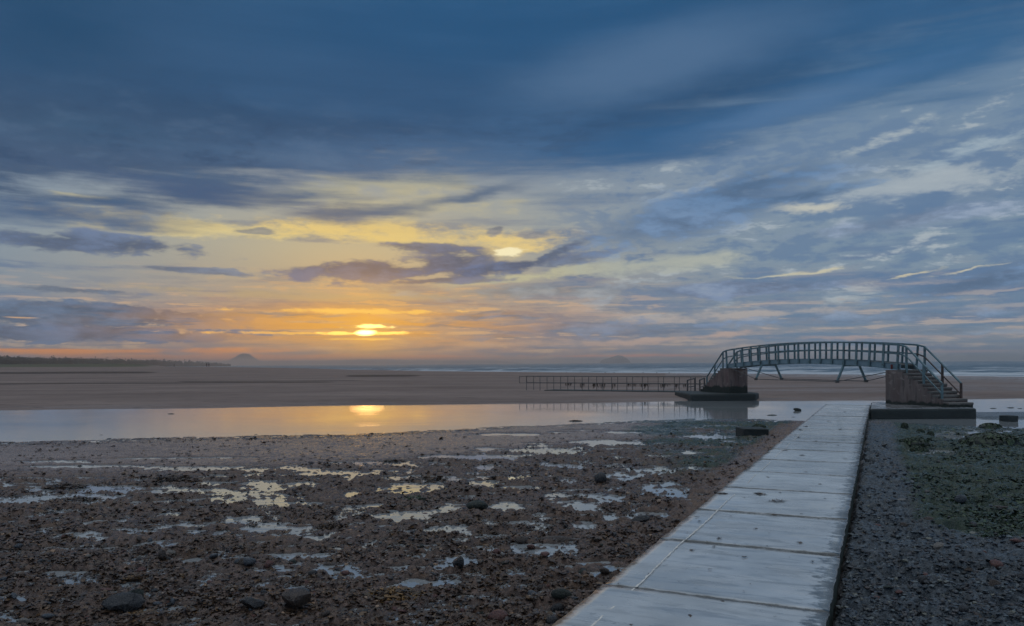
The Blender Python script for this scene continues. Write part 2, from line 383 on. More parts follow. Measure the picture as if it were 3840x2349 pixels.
ZW = -0.43                       # level of the still water
def make_ground_mat():
    m, t, b = mat('wet_mud')
    p = world_pos(t)
    a = t.new('ShaderNodeAttribute', attribute_name='cov'); alg, snd, grv = t.sep(a.outputs['Color'])
    n1 = t.noise(p, 2.2, 6, 0.62); n2 = t.noise(p, 14.0, 5, 0.65); n3 = t.noise(p, 60.0, 4, 0.65)
    mud = t.ramp(t.m('MULTIPLY_ADD', t.m('SUBTRACT', n3, 0.5), 0.5, n2), [(0.30, (0.022, 0.013, 0.010, 1)), (0.5, (0.088, 0.051, 0.037, 1)), (0.7, (0.18, 0.112, 0.082, 1))])
    mud = t.mix(t.step(n1, 0.52, 0.66), mud, (0.12, 0.064, 0.034, 1))
    sand = t.mix(n2, (0.17, 0.115, 0.095, 1), (0.30, 0.22, 0.19, 1))
    grav = t.ramp(t.m('MULTIPLY_ADD', t.m('SUBTRACT', n3, 0.5), 0.8, n2), [(0.3, (0.015, 0.021, 0.027, 1)), (0.52, (0.050, 0.064, 0.078, 1)), (0.75, (0.135, 0.16, 0.185, 1))])
    algc = t.ramp(n2, [(0.3, (0.008, 0.022, 0.014, 1)), (0.55, (0.018, 0.040, 0.023, 1)), (0.75, (0.045, 0.075, 0.036, 1))])
    c = t.mix(snd, mud, sand); c = t.mix(grv, c, grav)
    ma = t.step(t.m('MULTIPLY_ADD', t.m('SUBTRACT', n2, 0.5), 0.9, alg), 0.3, 0.6)
    c = t.mix(ma, c, algc)
    damp = t.step(t.m('MULTIPLY_ADD', t.m('SUBTRACT', n2, 0.5), 0.05, t.sep(p)[2]), ZW + 0.035, ZW + 0.004)      # soaked margin just above the water
    c = t.mix(t.m('MULTIPLY', damp, 0.45), c, (0.02, 0.016, 0.014, 1))
    t.l.new(c, b.inputs['Base Color'])
    r = t.step(n2, 0.35, 0.66, 0.14, 0.48); t.l.new(t.m('MULTIPLY', r, t.m('MULTIPLY_ADD', damp, -0.75, 1.0)), b.inputs['Roughness'])
    b.inputs['IOR'].default_value = 1.5
    bump(t, b, t.m('MULTIPLY_ADD', n3, 0.5, n2), 0.9, 0.03)
    return m
def make_sand_mat():
    m, t, b = mat('sand')
    p = world_pos(t)
    a = t.new('ShaderNodeAttribute', attribute_name='cov'); grs, wet, wrk = t.sep(a.outputs['Color'])
    n1 = t.noise(t.mapping(p, sc=(0.05, 0.12, 0.1)), 1.0, 6, 0.62); n2 = t.noise(t.mapping(p, sc=(0.5, 1.6, 1)), 1.0, 5, 0.62); n3 = t.noise(p, 3.0, 4, 0.6)
    c = t.ramp(n1, [(0.3, (0.165, 0.120, 0.102, 1)), (0.5, (0.225, 0.168, 0.146, 1)), (0.7, (0.29, 0.22, 0.19, 1))])
    c = t.mix(t.m('MULTIPLY', t.step(n2, 0.53, 0.70), 0.75), c, (0.125, 0.092, 0.078, 1))
    c = t.mix(t.m('MULTIPLY', t.step(t.noise(t.mapping(p, sc=(0.35, 0.9, 1)), 1.0, 4, 0.6), 0.68, 0.72), 0.8), c, (0.06, 0.045, 0.035, 1))
    c = t.mix(t.step(t.m('MULTIPLY_ADD', t.m('SUBTRACT', n2, 0.5), 0.7, wrk), 0.35, 0.6), c, (0.075, 0.055, 0.045, 1))
    g = t.mix(n2, (0.045, 0.055, 0.03, 1), (0.13, 0.13, 0.07, 1))
    c = t.mix(t.step(t.m('MULTIPLY_ADD', t.m('SUBTRACT', n2, 0.5), 0.5, grs), 0.35, 0.6), c, g)
    t.l.new(c, b.inputs['Base Color'])
    w = t.m('MULTIPLY', wet, t.step(n2, 0.34, 0.6)); r = t.mix(w, (0.85, 0.85, 0.85, 1), (0.08, 0.08, 0.08, 1)); t.l.new(r, b.inputs['Roughness'])
    b.inputs['IOR'].default_value = 1.3
    bump(t, b, t.m('MULTIPLY_ADD', n3, 0.4, n2), 0.7, 0.12)
    return m
def make_water_mat():
    m, t, b = mat('still_water')
    p = world_pos(t)
    b.inputs['Base Color'].default_value = (0.29, 0.31, 0.32, 1)
    b.inputs['Roughness'].default_value = 0.035; b.inputs['IOR'].default_value = 2.3
    h = t.m('ADD', t.noise(t.mapping(p, sc=(1.2, 5.0, 1)), 1.0, 3, 0.5), t.m('MULTIPLY', t.noise(t.mapping(p, sc=(6, 20, 1)), 1.0, 2, 0.5), 0.15))
    calm = t.step(t.noise(t.mapping(p, sc=(0.12, 0.3, 1)), 1.0, 3, 0.5), 0.35, 0.65, 0.15, 1.0)
    bump(t, b, t.m('MULTIPLY', h, calm), 0.34, 0.012)
    return m
def make_sea_mat():
    m, t, b = mat('sea_water')
    p = world_pos(t)
    a = t.new('ShaderNodeAttribute', attribute_name='cov'); foam, _x, _y = t.sep(a.outputs['Color'])
    n = t.noise(t.mapping(p, sc=(0.10, 0.28, 0.2)), 1.0, 6, 0.66); n2 = t.noise(t.mapping(p, sc=(0.5, 1.2, 1)), 1.0, 4, 0.6)
    f = t.step(t.m('MULTIPLY_ADD', t.m('SUBTRACT', n, 0.5), 1.7, foam), 0.22, 0.55)
    c = t.mix(f, (0.05, 0.115, 0.17, 1), t.mix(n2, (0.42, 0.47, 0.52, 1), (0.72, 0.76, 0.80, 1)))
    t.l.new(c, b.inputs['Base Color']); r = t.mix(f, (0.34, 0.34, 0.34, 1), (0.8, 0.8, 0.8, 1)); t.l.new(r, b.inputs['Roughness'])
    b.inputs['IOR'].default_value = 1.33
    bump(t, b, t.m('MULTIPLY_ADD', n2, 0.5, n), 0.9, 0.9)
    return m
def make_concrete(name, base, wet, algae=None, red=None, zalg=None):
    m, t, b = mat(name)
    p = world_pos(t)
    n1 = t.noise(p, 1.3, 5, 0.6); n2 = t.noise(p, 9.0, 5, 0.65); n3 = t.noise(p, 80, 3, 0.6)
    c = t.mix(t.step(n1, 0.3, 0.7), (*[x * 0.82 for x in base], 1), (*[x * 1.15 for x in base], 1))
    c = t.mix(t.m('MULTIPLY', t.step(n2, 0.5, 0.7), 0.35), c, (*[x * 0.55 for x in base], 1))
    if red:
        v = t.noise(t.mapping(p, sc=(2.5, 2.5, 0.5)), 1.5, 5, 0.6)
        c = t.mix(t.step(v, 0.42, 0.66), c, (*red, 1))
        st = t.noise(t.mapping(p, sc=(3, 3, 0.35)), 2.0, 4, 0.6)
        c = t.mix(t.m('MULTIPLY', t.step(st, 0.52, 0.66), 0.7), c, (0.07, 0.058, 0.054, 1))
        sc_ = t.noise(t.mapping(p, sc=(1.2, 1.2, 2.2)), 1.7, 5, 0.7, 0.8)
        c = t.mix(t.m('MULTIPLY', t.step(sc_, 0.57, 0.66), 0.75), c, (0.36, 0.30, 0.275, 1))
    if zalg is not None:
        z = t.sep(p)[2]; k = t.m('MULTIPLY_ADD', t.m('SUBTRACT', t.noise(t.mapping(p, sc=(1.5, 1.5, 0.8)), 1.6, 4, 0.6), 0.5), -0.55, z)
        c = t.mix(t.step(k, zalg + 0.06, zalg - 0.06), c, t.mix(n2, (0.010, 0.017, 0.015, 1), (0.028, 0.038, 0.028, 1)))
    t.l.new(c, b.inputs['Base Color'])
    if wet:
        w = t.noise(t.mapping(p, sc=(0.8, 0.8, 1)), 1.4, 5, 0.6, 0.4)
        t.l.new(t.step(w, 0.36, 0.66, 0.10, 0.42), b.inputs['Roughness']); b.inputs['IOR'].default_value = 1.5
        bump(t, b, t.m('MULTIPLY_ADD', n3, 0.3, n2), 0.12, 0.01)
    else:
        b.inputs['Roughness'].default_value = 0.7
        bump(t, b, t.m('MULTIPLY_ADD', n3, 0.4, n2), 0.5, 0.02)
    return m
def make_pebbles(name='shingle_stone', tint=(1, 1, 1, 1)):
    m, t, b = mat(name)
    g = t.new('ShaderNodeNewGeometry'); r = g.outputs['Random Per Island']
    c = t.ramp(r, [(0.0, (0.026, 0.024, 0.025, 1)), (0.30, (0.058, 0.050, 0.048, 1)), (0.5, (0.09, 0.066, 0.057, 1)), (0.64, (0.075, 0.083, 0.098, 1)),
                   (0.78, (0.13, 0.072, 0.056, 1)), (0.86, (0.16, 0.155, 0.155, 1)), (0.94, (0.26, 0.23, 0.20, 1)), (0.985, (0.36, 0.26, 0.17, 1))])
    n = t.noise(g.outputs['Position'], 45, 4, 0.6)
    c = t.mix(0.6, c, t.mix(n, (0.5, 0.5, 0.5, 1), (1.3, 1.3, 1.3, 1)), 'MULTIPLY'); c = t.mix(1.0, c, tint, 'MULTIPLY')
    t.l.new(c, b.inputs['Base Color']); t.l.new(t.step(n, 0.35, 0.65, 0.18, 0.5), b.inputs['Roughness'])
    bump(t, b, n, 0.4, 0.01)
    return m
def make_weed(name, cols, rough=0.4):
    m, t, b = mat(name)
    g = t.new('ShaderNodeNewGeometry'); r = g.outputs['Random Per Island']
    c = t.ramp(r, [(i / (len(cols) - 1), (*x, 1)) for i, x in enumerate(cols)])
    t.l.new(c, b.inputs['Base Color']); b.inputs['Roughness'].default_value = rough
    return m
def stone_mat(name, col, rough=0.34):
    m, t, b = mat(name)
    tcn = t.new('ShaderNodeTexCoord').outputs['Object']; oi = t.new('ShaderNodeObjectInfo').outputs['Random']
    p = t.vm('ADD', tcn, t.xyz(t.m('MULTIPLY', oi, 37), 0, 0))
    n = t.noise(p, 5, 5, 0.65); n2 = t.noise(p, 22, 4, 0.6)
    c = t.mix(t.step(n, 0.3, 0.7), (*[x * 0.6 for x in col], 1), (*[x * 1.25 for x in col], 1))
    c = t.mix(t.m('MULTIPLY', t.step(n2, 0.6, 0.75), 0.5), c, (*[min(1, x * 2.0 + 0.02) for x in col], 1))
    t.l.new(c, b.inputs['Base Color']); t.l.new(t.step(n, 0.35, 0.7, rough * 0.6, rough * 1.5), b.inputs['Roughness'])
    bump(t, b, t.m('MULTIPLY_ADD', n2, 0.4, n), 0.5, 0.08)
    return m
def make_slab():
    m, t, b = mat('wet_slab_top')
    p = world_pos(t)
    a = t.new('ShaderNodeAttribute', attribute_name='cov'); er, ee, el_ = t.sep(a.outputs['Color'])
    q = t.mapping(p, rot=(0, 0, math.atan(WK)), sc=(1, 1, 1))
    n1 = t.noise(p, 1.1, 5, 0.6); n2 = t.noise(p, 7.0, 6, 0.68); n3 = t.noise(p, 60, 3, 0.6); n4 = t.noise(t.mapping(q, sc=(0.8, 3.5, 1)), 2.2, 5, 0.65, 0.6)
    c = t.mix(t.step(n1, 0.3, 0.7), (0.42, 0.44, 0.46, 1), (0.58, 0.60, 0.62, 1))
    c = t.mix(t.m('MULTIPLY', t.step(n4, 0.46, 0.66), 0.65), c, (0.25, 0.27, 0.29, 1))
    c = t.mix(t.m('MULTIPLY', t.step(n2, 0.60, 0.72), 0.6), c, (0.13, 0.135, 0.14, 1))
    oi = t.new('ShaderNodeObjectInfo').outputs['Random']; c = t.mix(1.0, c, t.mix(oi, (0.80, 0.82, 0.83, 1), (1.08, 1.08, 1.06, 1)), 'MULTIPLY')
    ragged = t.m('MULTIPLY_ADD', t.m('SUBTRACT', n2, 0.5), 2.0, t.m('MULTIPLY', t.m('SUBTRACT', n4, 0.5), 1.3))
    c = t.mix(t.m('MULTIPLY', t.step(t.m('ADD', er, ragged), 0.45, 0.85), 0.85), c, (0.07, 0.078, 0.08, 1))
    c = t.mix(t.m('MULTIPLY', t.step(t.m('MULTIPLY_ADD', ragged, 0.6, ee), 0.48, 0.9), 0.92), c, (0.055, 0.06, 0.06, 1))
    t.l.new(c, b.inputs['Base Color'])
    w = t.noise(t.mapping(q, sc=(0.7, 1.6, 1)), 1.3, 5, 0.62, 0.5)
    t.l.new(t.step(w, 0.38, 0.62, 0.07, 0.34), b.inputs['Roughness']); b.inputs['IOR'].default_value = 1.65
    bump(t, b, t.m('MULTIPLY_ADD', n3, 0.25, n2), 0.10, 0.008)
    return m
M = {}
M['ground'] = make_ground_mat(); M['sand'] = make_sand_mat(); M['water'] = make_water_mat(); M['sea'] = make_sea_mat()
M['slab'] = make_slab()
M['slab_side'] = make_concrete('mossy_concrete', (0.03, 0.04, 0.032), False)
M['pier'] = make_concrete('pink_concrete', (0.22, 0.172, 0.156), False, red=(0.16, 0.112, 0.10), zalg=0.16)
M['pier_far'] = make_concrete('tide_stained_concrete', (0.23, 0.165, 0.15), False, red=(0.17, 0.105, 0.095), zalg=0.42)
M['step'] = make_concrete('worn_step_concrete', (0.15, 0.14, 0.13), False, zalg=0.10)
M['base'] = make_concrete('weedy_concrete', (0.022, 0.032, 0.033), False)
M['base_top'] = make_concrete('wet_slab_concrete', (0.16, 0.165, 0.17), True)
M['steel'] = simple('painted_steel', (0.13, 0.22, 0.25), 0.45, 0.2, 3.0, 0.0, 0.0, (0.09, 0.085, 0.075))
M['girder'] = simple('girder_steel', (0.20, 0.29, 0.34), 0.4, 0.12, 2.0, 0.0, 0.0)
M['rust'] = simple('rusty_steel', (0.10, 0.068, 0.058), 0.7, 0.4, 6.0)
M['rail'] = simple('weathered_steel', (0.10, 0.10, 0.10), 0.55, 0.3, 5.0, 0, 0, (0.10, 0.06, 0.04))
M['red'] = simple('red_paint', (0.25, 0.05, 0.04), 0.6, 0.2)
M['deck'] = simple('deck_board', (0.10, 0.095, 0.085), 0.7, 0.3)
M['pebble'] = make_pebbles('shingle_stone', (0.95, 0.78, 0.68, 1)); M['pebble_blue'] = make_pebbles('grey_shingle_stone', (0.42, 0.58, 0.72, 1))
M['weed'] = make_weed('brown_weed', [(0.022, 0.015, 0.012), (0.055, 0.033, 0.022), (0.085, 0.048, 0.027), (0.034, 0.024, 0.018), (0.12, 0.064, 0.026), (0.045, 0.032, 0.028)])
M['weed_green'] = make_weed('green_weed', [(0.008, 0.016, 0.010), (0.020, 0.045, 0.018), (0.012, 0.028, 0.018), (0.045, 0.08, 0.025), (0.010, 0.02, 0.016)], 0.45)
M['weed_amber'] = make_weed('amber_weed', [(0.05, 0.03, 0.01), (0.12, 0.06, 0.015), (0.22, 0.11, 0.02), (0.06, 0.035, 0.015), (0.03, 0.02, 0.01)])
M['st_dark'] = stone_mat('dark_slate', (0.035, 0.035, 0.038)); M['st_brown'] = stone_mat('brown_stone', (0.07, 0.05, 0.04))
M['st_red'] = stone_mat('red_sandstone', (0.13, 0.055, 0.045)); M['st_pale'] = stone_mat('pale_stone', (0.19, 0.17, 0.15), 0.45)
M['st_blue'] = stone_mat('blue_grey_stone', (0.075, 0.085, 0.10)); M['st_moss'] = stone_mat('weedy_stone', (0.022, 0.03, 0.024), 0.5)
M['wood_far'] = simple('far_foliage', (0.025, 0.032, 0.032), 0.9, 0.5, 0.15)
M['rock_far'] = simple('far_rock', (0.14, 0.125, 0.12), 0.9, 0.3, 0.02)
M['cloth'] = simple('dark_clothing', (0.03, 0.03, 0.035), 0.8, 0.3)
M['bird'] = simple('dark_feathers', (0.02, 0.02, 0.022), 0.7, 0.3)

# ------------------------------------------------------------------ ground heights
def tab(pts, z):
    q = sorted((gz(x, y, z).x / gz(x, y, z).y, gz(x, y, z).y) for x, y in pts)
    us = [a for a, _ in q]; ys = [b for _, b in q]
    us = [-1.3] + us + [1.3]; ys = [ys[0]] + ys + [ys[-1]]
    return lambda u: np.interp(u, us, ys)
Yn = tab([(0, 1655), (700, 1642), (1400, 1624), (1900, 1602), (2300, 1582), (2600, 1574), (2850, 1571), (3000, 1577), (3300, 1585), (3500, 1592), (3690, 1604), (3840, 1606)], ZW)
Yf = tab([(0, 1538), (700, 1530), (1300, 1520), (2000, 1513), (2300, 1508), (2560, 1502), (2830, 1503), (3000, 1502), (3320, 1500), (3840, 1493)], ZW)
wd = Vector((WK, 1, 0)).normalized(); wn = Vector((wd.y, -wd.x, 0))   # along / to its right
pA = gz(2070, 2349, 0); pB = gz(3095, 2349, 0)
W_L = (Vector((pA.x, pA.y, 0))).dot(wn); W_R = (Vector((pB.x, pB.y, 0))).dot(wn)
def walk_s(x, y): return x * wn.x + y * wn.y     # signed offset to the right
puddles = [(60, 1885, 260, 12), (300, 1868, 260, 13), (620, 1842, 300, 11), (900, 1812, 220, 9), (1180, 1775, 220, 9), (1480, 1738, 240, 9), (1750, 1715, 230, 9), (2050, 1690, 200, 10),
           (2250, 1660, 130, 10), (1550, 1835, 150, 22), (1660, 1800, 90, 14), (1820, 1818, 70, 16), (1520, 1935, 120, 20), (1070, 1980, 140, 20), (960, 1868, 130, 20), (1900, 1905, 90, 20),
           (1700, 1900, 90, 14), (1700, 1990, 90, 20), (2030, 2060, 140, 24), (1730, 2110, 80, 20), (2210, 2135, 150, 30), (1100, 2085, 150, 14), (220, 2150, 80, 9), (130, 2205, 70, 12),
           (60, 2250, 50, 14), (500, 2190, 40, 9), (2060, 2300, 80, 24), (330, 1750, 260, 6), (700, 1720, 300, 5), (2330, 1790, 120, 14), (2500, 1830, 110, 14), (2560, 1870, 80, 14), (2180, 1900, 80, 20),
           (2520, 1935, 60, 18), (2660, 1640, 90, 9), (2760, 1660, 60, 10), (2200, 1975, 60, 14), (1030, 1840, 80, 8), (3480, 1695, 120, 9), (3580, 1640, 90, 8), (3640, 1625, 140, 7), (3420, 1712, 90, 7), (3560, 1715, 60, 6),
           (3235, 1720, 14, 16), (3245, 1765, 16, 12), (3420, 1867, 26, 8), (700, 1975, 90, 10), (1150, 1890, 70, 8), (900, 1950, 70, 14), (2420, 1770, 90, 12), (2600, 1760, 80, 8), (1350, 1780, 110, 8),
           (3560, 1750, 60, 5), (2620, 1700, 60, 6), (1950, 1830, 80, 10), (2090, 1865, 60, 10), (620, 2040, 100, 12), (300, 2010, 90, 14)]
prng = random.Random(21)
for _ in range(60):                                    # ragged small pools, thickest near the walkway
    t_ = prng.random() ** 0.6; px = 1300 + 1500 * t_ + prng.uniform(-120, 120); py = prng.uniform(1640, 2010) - 60 * t_
    puddles.append((px, py, prng.uniform(25, 95), prng.uniform(4, 11) * (py - 1400) / 400))
for _ in range(26):                                    # thin wet streaks along the left
    puddles.append((prng.uniform(-50, 1150), prng.uniform(1725, 1900), prng.uniform(90, 260), prng.uniform(3.5, 6.5)))
for _ in range(16):
    puddles.append((prng.uniform(0, 1700), prng.uniform(1930, 2200), prng.uniform(20, 50), prng.uniform(6, 11)))
PUD = []
for px, py, hw, hh in puddles:
    g = gz(px, py, ZW); s = g.y / F; PUD.append((g.x, g.y, hw * s * 1.05, hh * g.y * g.y / (F * (EYE - ZW)) * 1.15))
def near_z(x, y, fine=True):
    u = x / np.maximum(y, 0.1)
    s = walk_s(x, y); right = sstep(s, W_R - 0.1, W_R + 0.1)
    d = Yn(u) + 1.6 * fbm(x * 0.35, y * 0.35, 4, 3) - y
    bil = lambda fx, fy, sd_: 0.5 - np.abs(vnoise(x * fx, y * fy, sd_) - 0.5) * 2        # lumpy, crumpled relief
    n = 0.050 * fbm(x * 0.55, y * 0.75, 3, 21) + 0.070 * fbm(x * 1.7, y * 2.6, 4, 5)
    lump = 0.095 * (bil(2.6, 3.4, 9) - 0.12) + 0.070 * (bil(6.1, 7.6, 10) - 0.12) + 0.035 * (bil(13.0, 15.0, 12) - 0.12) + 0.06 * fbm(x * 11, y * 13, 3, 14, 0.6)
    n = n + lump * (0.55 + 0.9 * vnoise(x * 0.7, y * 0.9, 15))
    # crumpled weed-and-stone relief, calmer on the sand bar
    bar = sstep(d, 0.4, 2.0) * (1 - sstep(d, 6.5, 10.0)) * (1 - right) * (1 - sstep(u, 0.12, 0.3))
    zl = -0.416 + n * (1 - 0.80 * bar) + 0.020 * bar
    zl = zl + 0.16 * sstep(s, W_L - 1.6, W_L - 0.1) * (0.6 + 0.6 * fbm(x * 0.8, y * 0.8, 2, 40) + 0.1) * (0.45 + 0.55 * sstep(y, 9, 20))
    zr = -0.16 - 0.235 * sstep(y, 7.5, 19) - 0.02 * sstep(y, 20, 27) + n * 1.05
    zr = zr + 0.17 * (1 - sstep(s, W_R, W_R + 2.2)) * sstep(y, 10, 18)
    z = zl * (1 - right) + zr * right
    pd = np.zeros_like(x)
    for cx, cy, a, b in PUD:
        q = ((x - cx) / a) ** 2 + ((y - cy) / b) ** 2
        pd = np.maximum(pd, np.where(q < 6, np.exp(-q * 1.1), 0))
    pit = sstep(pd + 0.95 * fbm(x * 3.5, y * 5, 4, 77, 0.6), 0.24, 0.58)
    z = z - 0.055 * pit * (1 - right * 0.2)
    z = np.where(right > 0.5, np.where(pit > 0, np.minimum(z, z * (1 - pit) + (ZW - 0.030 + n * 0.5) * pit), z), z)
    edge = 1 - sstep(d, 0, 2.6)
    z = z * (1 - edge) + np.minimum(z, ZW + 0.012 + 0.035 * fbm(x * 2.5, y * 4, 3, 13)) * edge
    z = np.where(d < 0, ZW - 0.01 + 0.03 * fbm(x * 2.5, y * 4, 3, 13) - 0.12 * sstep(-d, 0, 2.5), z)
    spit = sstep(x, 18.6, 20.2) * sstep(y, 31.4, 32.6) * (1 - sstep(y, 35.0, 36.6))
    return z * (1 - spit) + (ZW + 0.09) * spit, d, bar, right, pit
def algae(x, y):
    s = walk_s(x, y); right = sstep(s, W_R - 0.1, W_R + 0.1)
    a = 1.35 * right * sstep(s, W_R + 0.4, W_R + 1.5) * sstep(y, 7.5, 10.5) * (1 - 0.8 * (1 - sstep(y, 8.0, 13.0)) * (vnoise(x * 0.8, y * 0.8, 36) > 0.5)) * (0.85 + 1.5 * fbm(x * 0.6, y * 0.6, 4, 31))
    return a + (1 - right) * sstep(x / y, 0.06, 0.24) * sstep(y, 12, 22) * (0.66 + 1.2 * fbm(x * 0.6, y * 0.6, 3, 32))
def near_h(x, y):
    return float(near_z(np.array([x], float), np.array([y], float))[0][0])

# near mud flat: fan-shaped sheet, finer close to the walkway's shore end
nr, ncol = 760, 900
uu = np.linspace(-0.98, 0.98, ncol)[None, :]; tt = np.linspace(0, 1, nr)[:, None]
y1 = np.minimum(Yn(uu) + 9.0, 40.0)
Yg = 4.0 * (y1 / 4.0) ** tt; Xg = uu * Yg
Zg, dg, barg, rightg, pitg = near_z(Xg, Yg)
me = grid('mud_flat', Xg, Yg, Zg)
s_g = walk_s(Xg, Yg)
alg = algae(Xg, Yg)
snd = barg * (0.9 + 0.9 * fbm(Xg * 0.5, Yg * 1.2, 3, 33)) + 0.10 * (1 - rightg)
nearwk = (1 - rightg) * sstep(s_g, W_L - 1.3, W_L - 0.3) * sstep(Yg, 8, 16)
snd = np.maximum(snd, 0.55 * nearwk); alg = alg * (1 - nearwk)
spit_c = sstep(Xg, 18.3, 19.8) * sstep(Yg, 30.5, 32) ; snd = np.maximum(snd, spit_c * 0.8); alg = alg * (1 - spit_c)
slabfoot = rightg * sstep(Yg, 26.5, 29) * (1 - sstep(Xg, 17.5, 19)); snd = np.maximum(snd, slabfoot * 0.35)
vattr(me, 'cov', np.clip(np.stack([alg, snd, rightg * (1 - slabfoot * 0.5)], -1).reshape(-1, 3), 0, 1))
tag(link('mud_flat', me, M['ground']), 'dark wet mud and shingle flat left bare by the tide in front of the channel', kind='structure')

# still water of the channel and the pools
Xw = np.array([[-60., 70.], [-60., 70.]]); Yw = np.array([[2.0, 2.0], [66., 66.]])
tag(link('channel_water', grid('channel_water', Xw, Yw, np.full((2, 2), ZW)), M['water']), 'still tidal channel and pools mirroring the evening sky', kind='structure')

# far sand flat
YS = tab([(3840, 1409), (3300, 1403), (2700, 1399), (2300, 1396.5), (2000, 1394.5), (1600, 1391.5), (1300, 1388), (1050, 1386), (900, 1385)], -0.2)
rise_u = lambda u: np.interp(u, [-0.75, -0.66, -0.395, -0.30, -0.21, -0.1, 0.0], [1.9, 1.9, 1.5, 0.8, 0.25, 0.02, 0.0])
def sand_z(x, y):
    u = x / y
    e = y - Yf(u) - 1.2 * fbm(x * 0.2, y * 0.3, 4, 51)
    z = -0.2 + 0.05 * fbm(x * 0.05, y * 0.12, 4, 52) + 0.02 * fbm(x * 0.4, y * 1.2, 3, 53)
    z = z + rise_u(u) * sstep(y, 110, 345)
    dune = sstep(u, -0.40, -0.52) * sstep(y, 360, 520)
    dune = (1 - sstep(u, -0.52, -0.42)) * sstep(y, 360, 520)
    z = z + 1.7 * dune + 1.1 * dune * fbm(x * 0.03, y * 0.03, 3, 54)
    bank = 1 - sstep(e, 0, 6.0)
    z = z * (1 - bank) + (ZW + 0.03 + 0.02 * fbm(x * 1.5, y * 3, 3, 55) + 0.05 * sstep(e, 0, 1.0)) * bank
    z = np.where(e < 0, ZW - 0.02 - 0.3 * sstep(-e, 0, 3), z)
    ys = YS(u); fall = np.maximum(y - ys + 8, 0)
    sea = (1 - sstep(u, -0.36, -0.30)) 
    z = np.where(u > -0.36, z - 0.045 * fall * sstep(u, -0.36, -0.28), z)
    crest = np.maximum(y - 352, 0) * sstep(u, -0.46, -0.40)     # beyond the walkers' crest the beach drops to the sea
    z = z - np.minimum(0.05 * crest, 3.0)
    return z, e
uu = np.linspace(-1.15, 1.0, 700)[None, :]; y0 = Yf(uu) - 6.0
Yg = y0 * (1500 / y0) ** np.linspace(0, 1, 620)[:, None]; Xg = uu * Yg
Zg, eg = sand_z(Xg, Yg); U = Xg / Yg
me = grid('sand_flat', Xg, Yg, Zg)
grass = (1 - sstep(U, -0.54, -0.40)) * sstep(Yg, 300, 430)
wet = np.maximum(0.45 * (1 - sstep(eg, 0.6, 3.0)), sstep(Yg - YS(U), -70 + 40 * (U < 0.2), -4) * sstep(U, -0.25, 0.0))
dyv = lambda py, px, z=-0.1: gz(px, py, z).y
wet = np.maximum(wet, 0.55 * sstep(U, -0.05, 0.2) * sstep(eg, 3, 8) * (1 - sstep(Yg, 66, 84)) * (vnoise(Xg * 0.1, Yg * 0.5, 66) > 0.35))
wrack = np.zeros_like(Xg)
def band(yc, w, u0, u1, k=1.0):
    global wrack
    yb = yc * (1 + 0.03 * fbm(U * 9, U * 0 + 2.0, 3, 61))
    wrack = np.maximum(wrack, k * np.exp(-((Yg - yb) / w) ** 2) * (1 - sstep(U, u1 - 0.06, u1)) * sstep(U, u0 - 0.03, u0))
band(gz(300, 1436, -0.1).y, 3.0, -0.9, -0.20); band(gz(300, 1397, 0.4).y, 16, -0.9, -0.43, 0.9); band(gz(1420, 1409, -0.15).y, 14, -0.2, -0.09, 1.0); band(gz(1100, 1428, -0.15).y, 3.5, -0.42, -0.16, 0.8)
vattr(me, 'cov', np.clip(np.stack([grass, wet, wrack], -1).reshape(-1, 3), 0, 1))
tag(link('sand_flat', me, M['sand']), 'broad brown sand beach beyond the channel', kind='structure')

# sea with breaking rows
ZS = -0.62
uu = np.linspace(-1.0, 1.05, 560)[None, :]
Yg = 95 * (9000 / 95.0) ** (np.linspace(0, 1, 560)[:, None]); Xg = uu * Yg; Yg = Yg + 0 * Xg
dist = Yg - YS(np.clip(uu, -0.355, 1.0)) + 0 * Xg
ph = dist + 14 * fbm(Xg * 0.012, Yg * 0.006, 3, 71)
row = np.sin(ph / 46 * 2 * np.pi * (1 + 0.0 * ph)); sharp = np.clip(row, 0, 1) ** 3
amp = (0.25 + 0.75 * sstep(vnoise(Xg * 0.016, Yg * 0.03, 72), 0.25, 0.75)) * sstep(dist, 6, 60) * np.exp(-dist / 1400)
Zg = ZS + 0.75 * sharp * amp + 0.35 * fbm(Xg * 0.05, Yg * 0.10, 4, 73) * sstep(dist, 3, 60) * np.exp(-dist / 900)
me = grid('sea', Xg, Yg, Zg)
front = np.clip(np.cos((ph / 46 * 2 * np.pi) + 1.9), 0, 1)
foam = 0.55 * sstep(dist, -10, 0) * (1 - sstep(dist, 6, 20)) + front * amp * 1.3 * (vnoise(Xg * 0.02, Yg * 0.05, 74) > 0.2) + 0.36 * np.exp(-dist / 600) + 0.10
foam = foam * (1 - 0.85 * sharp * amp)
vattr(me, 'cov', np.clip(np.stack([foam, foam * 0, foam * 0], -1).reshape(-1, 3), 0, 1))
tag(link('sea', me, M['sea']), 'grey blue sea with rows of low white breakers', kind='structure')
# seabed sheet under everything, out to the horizon
Xb = np.array([[-14000., 14000.], [-14000., 14000.]]); Yb = np.array([[-300., -300.], [15000., 15000.]])
tag(link('seabed', grid('seabed', Xb, Yb, np.full((2, 2), -2.6)), M['ground']), 'dark ground sheet under sand and sea', kind='structure')

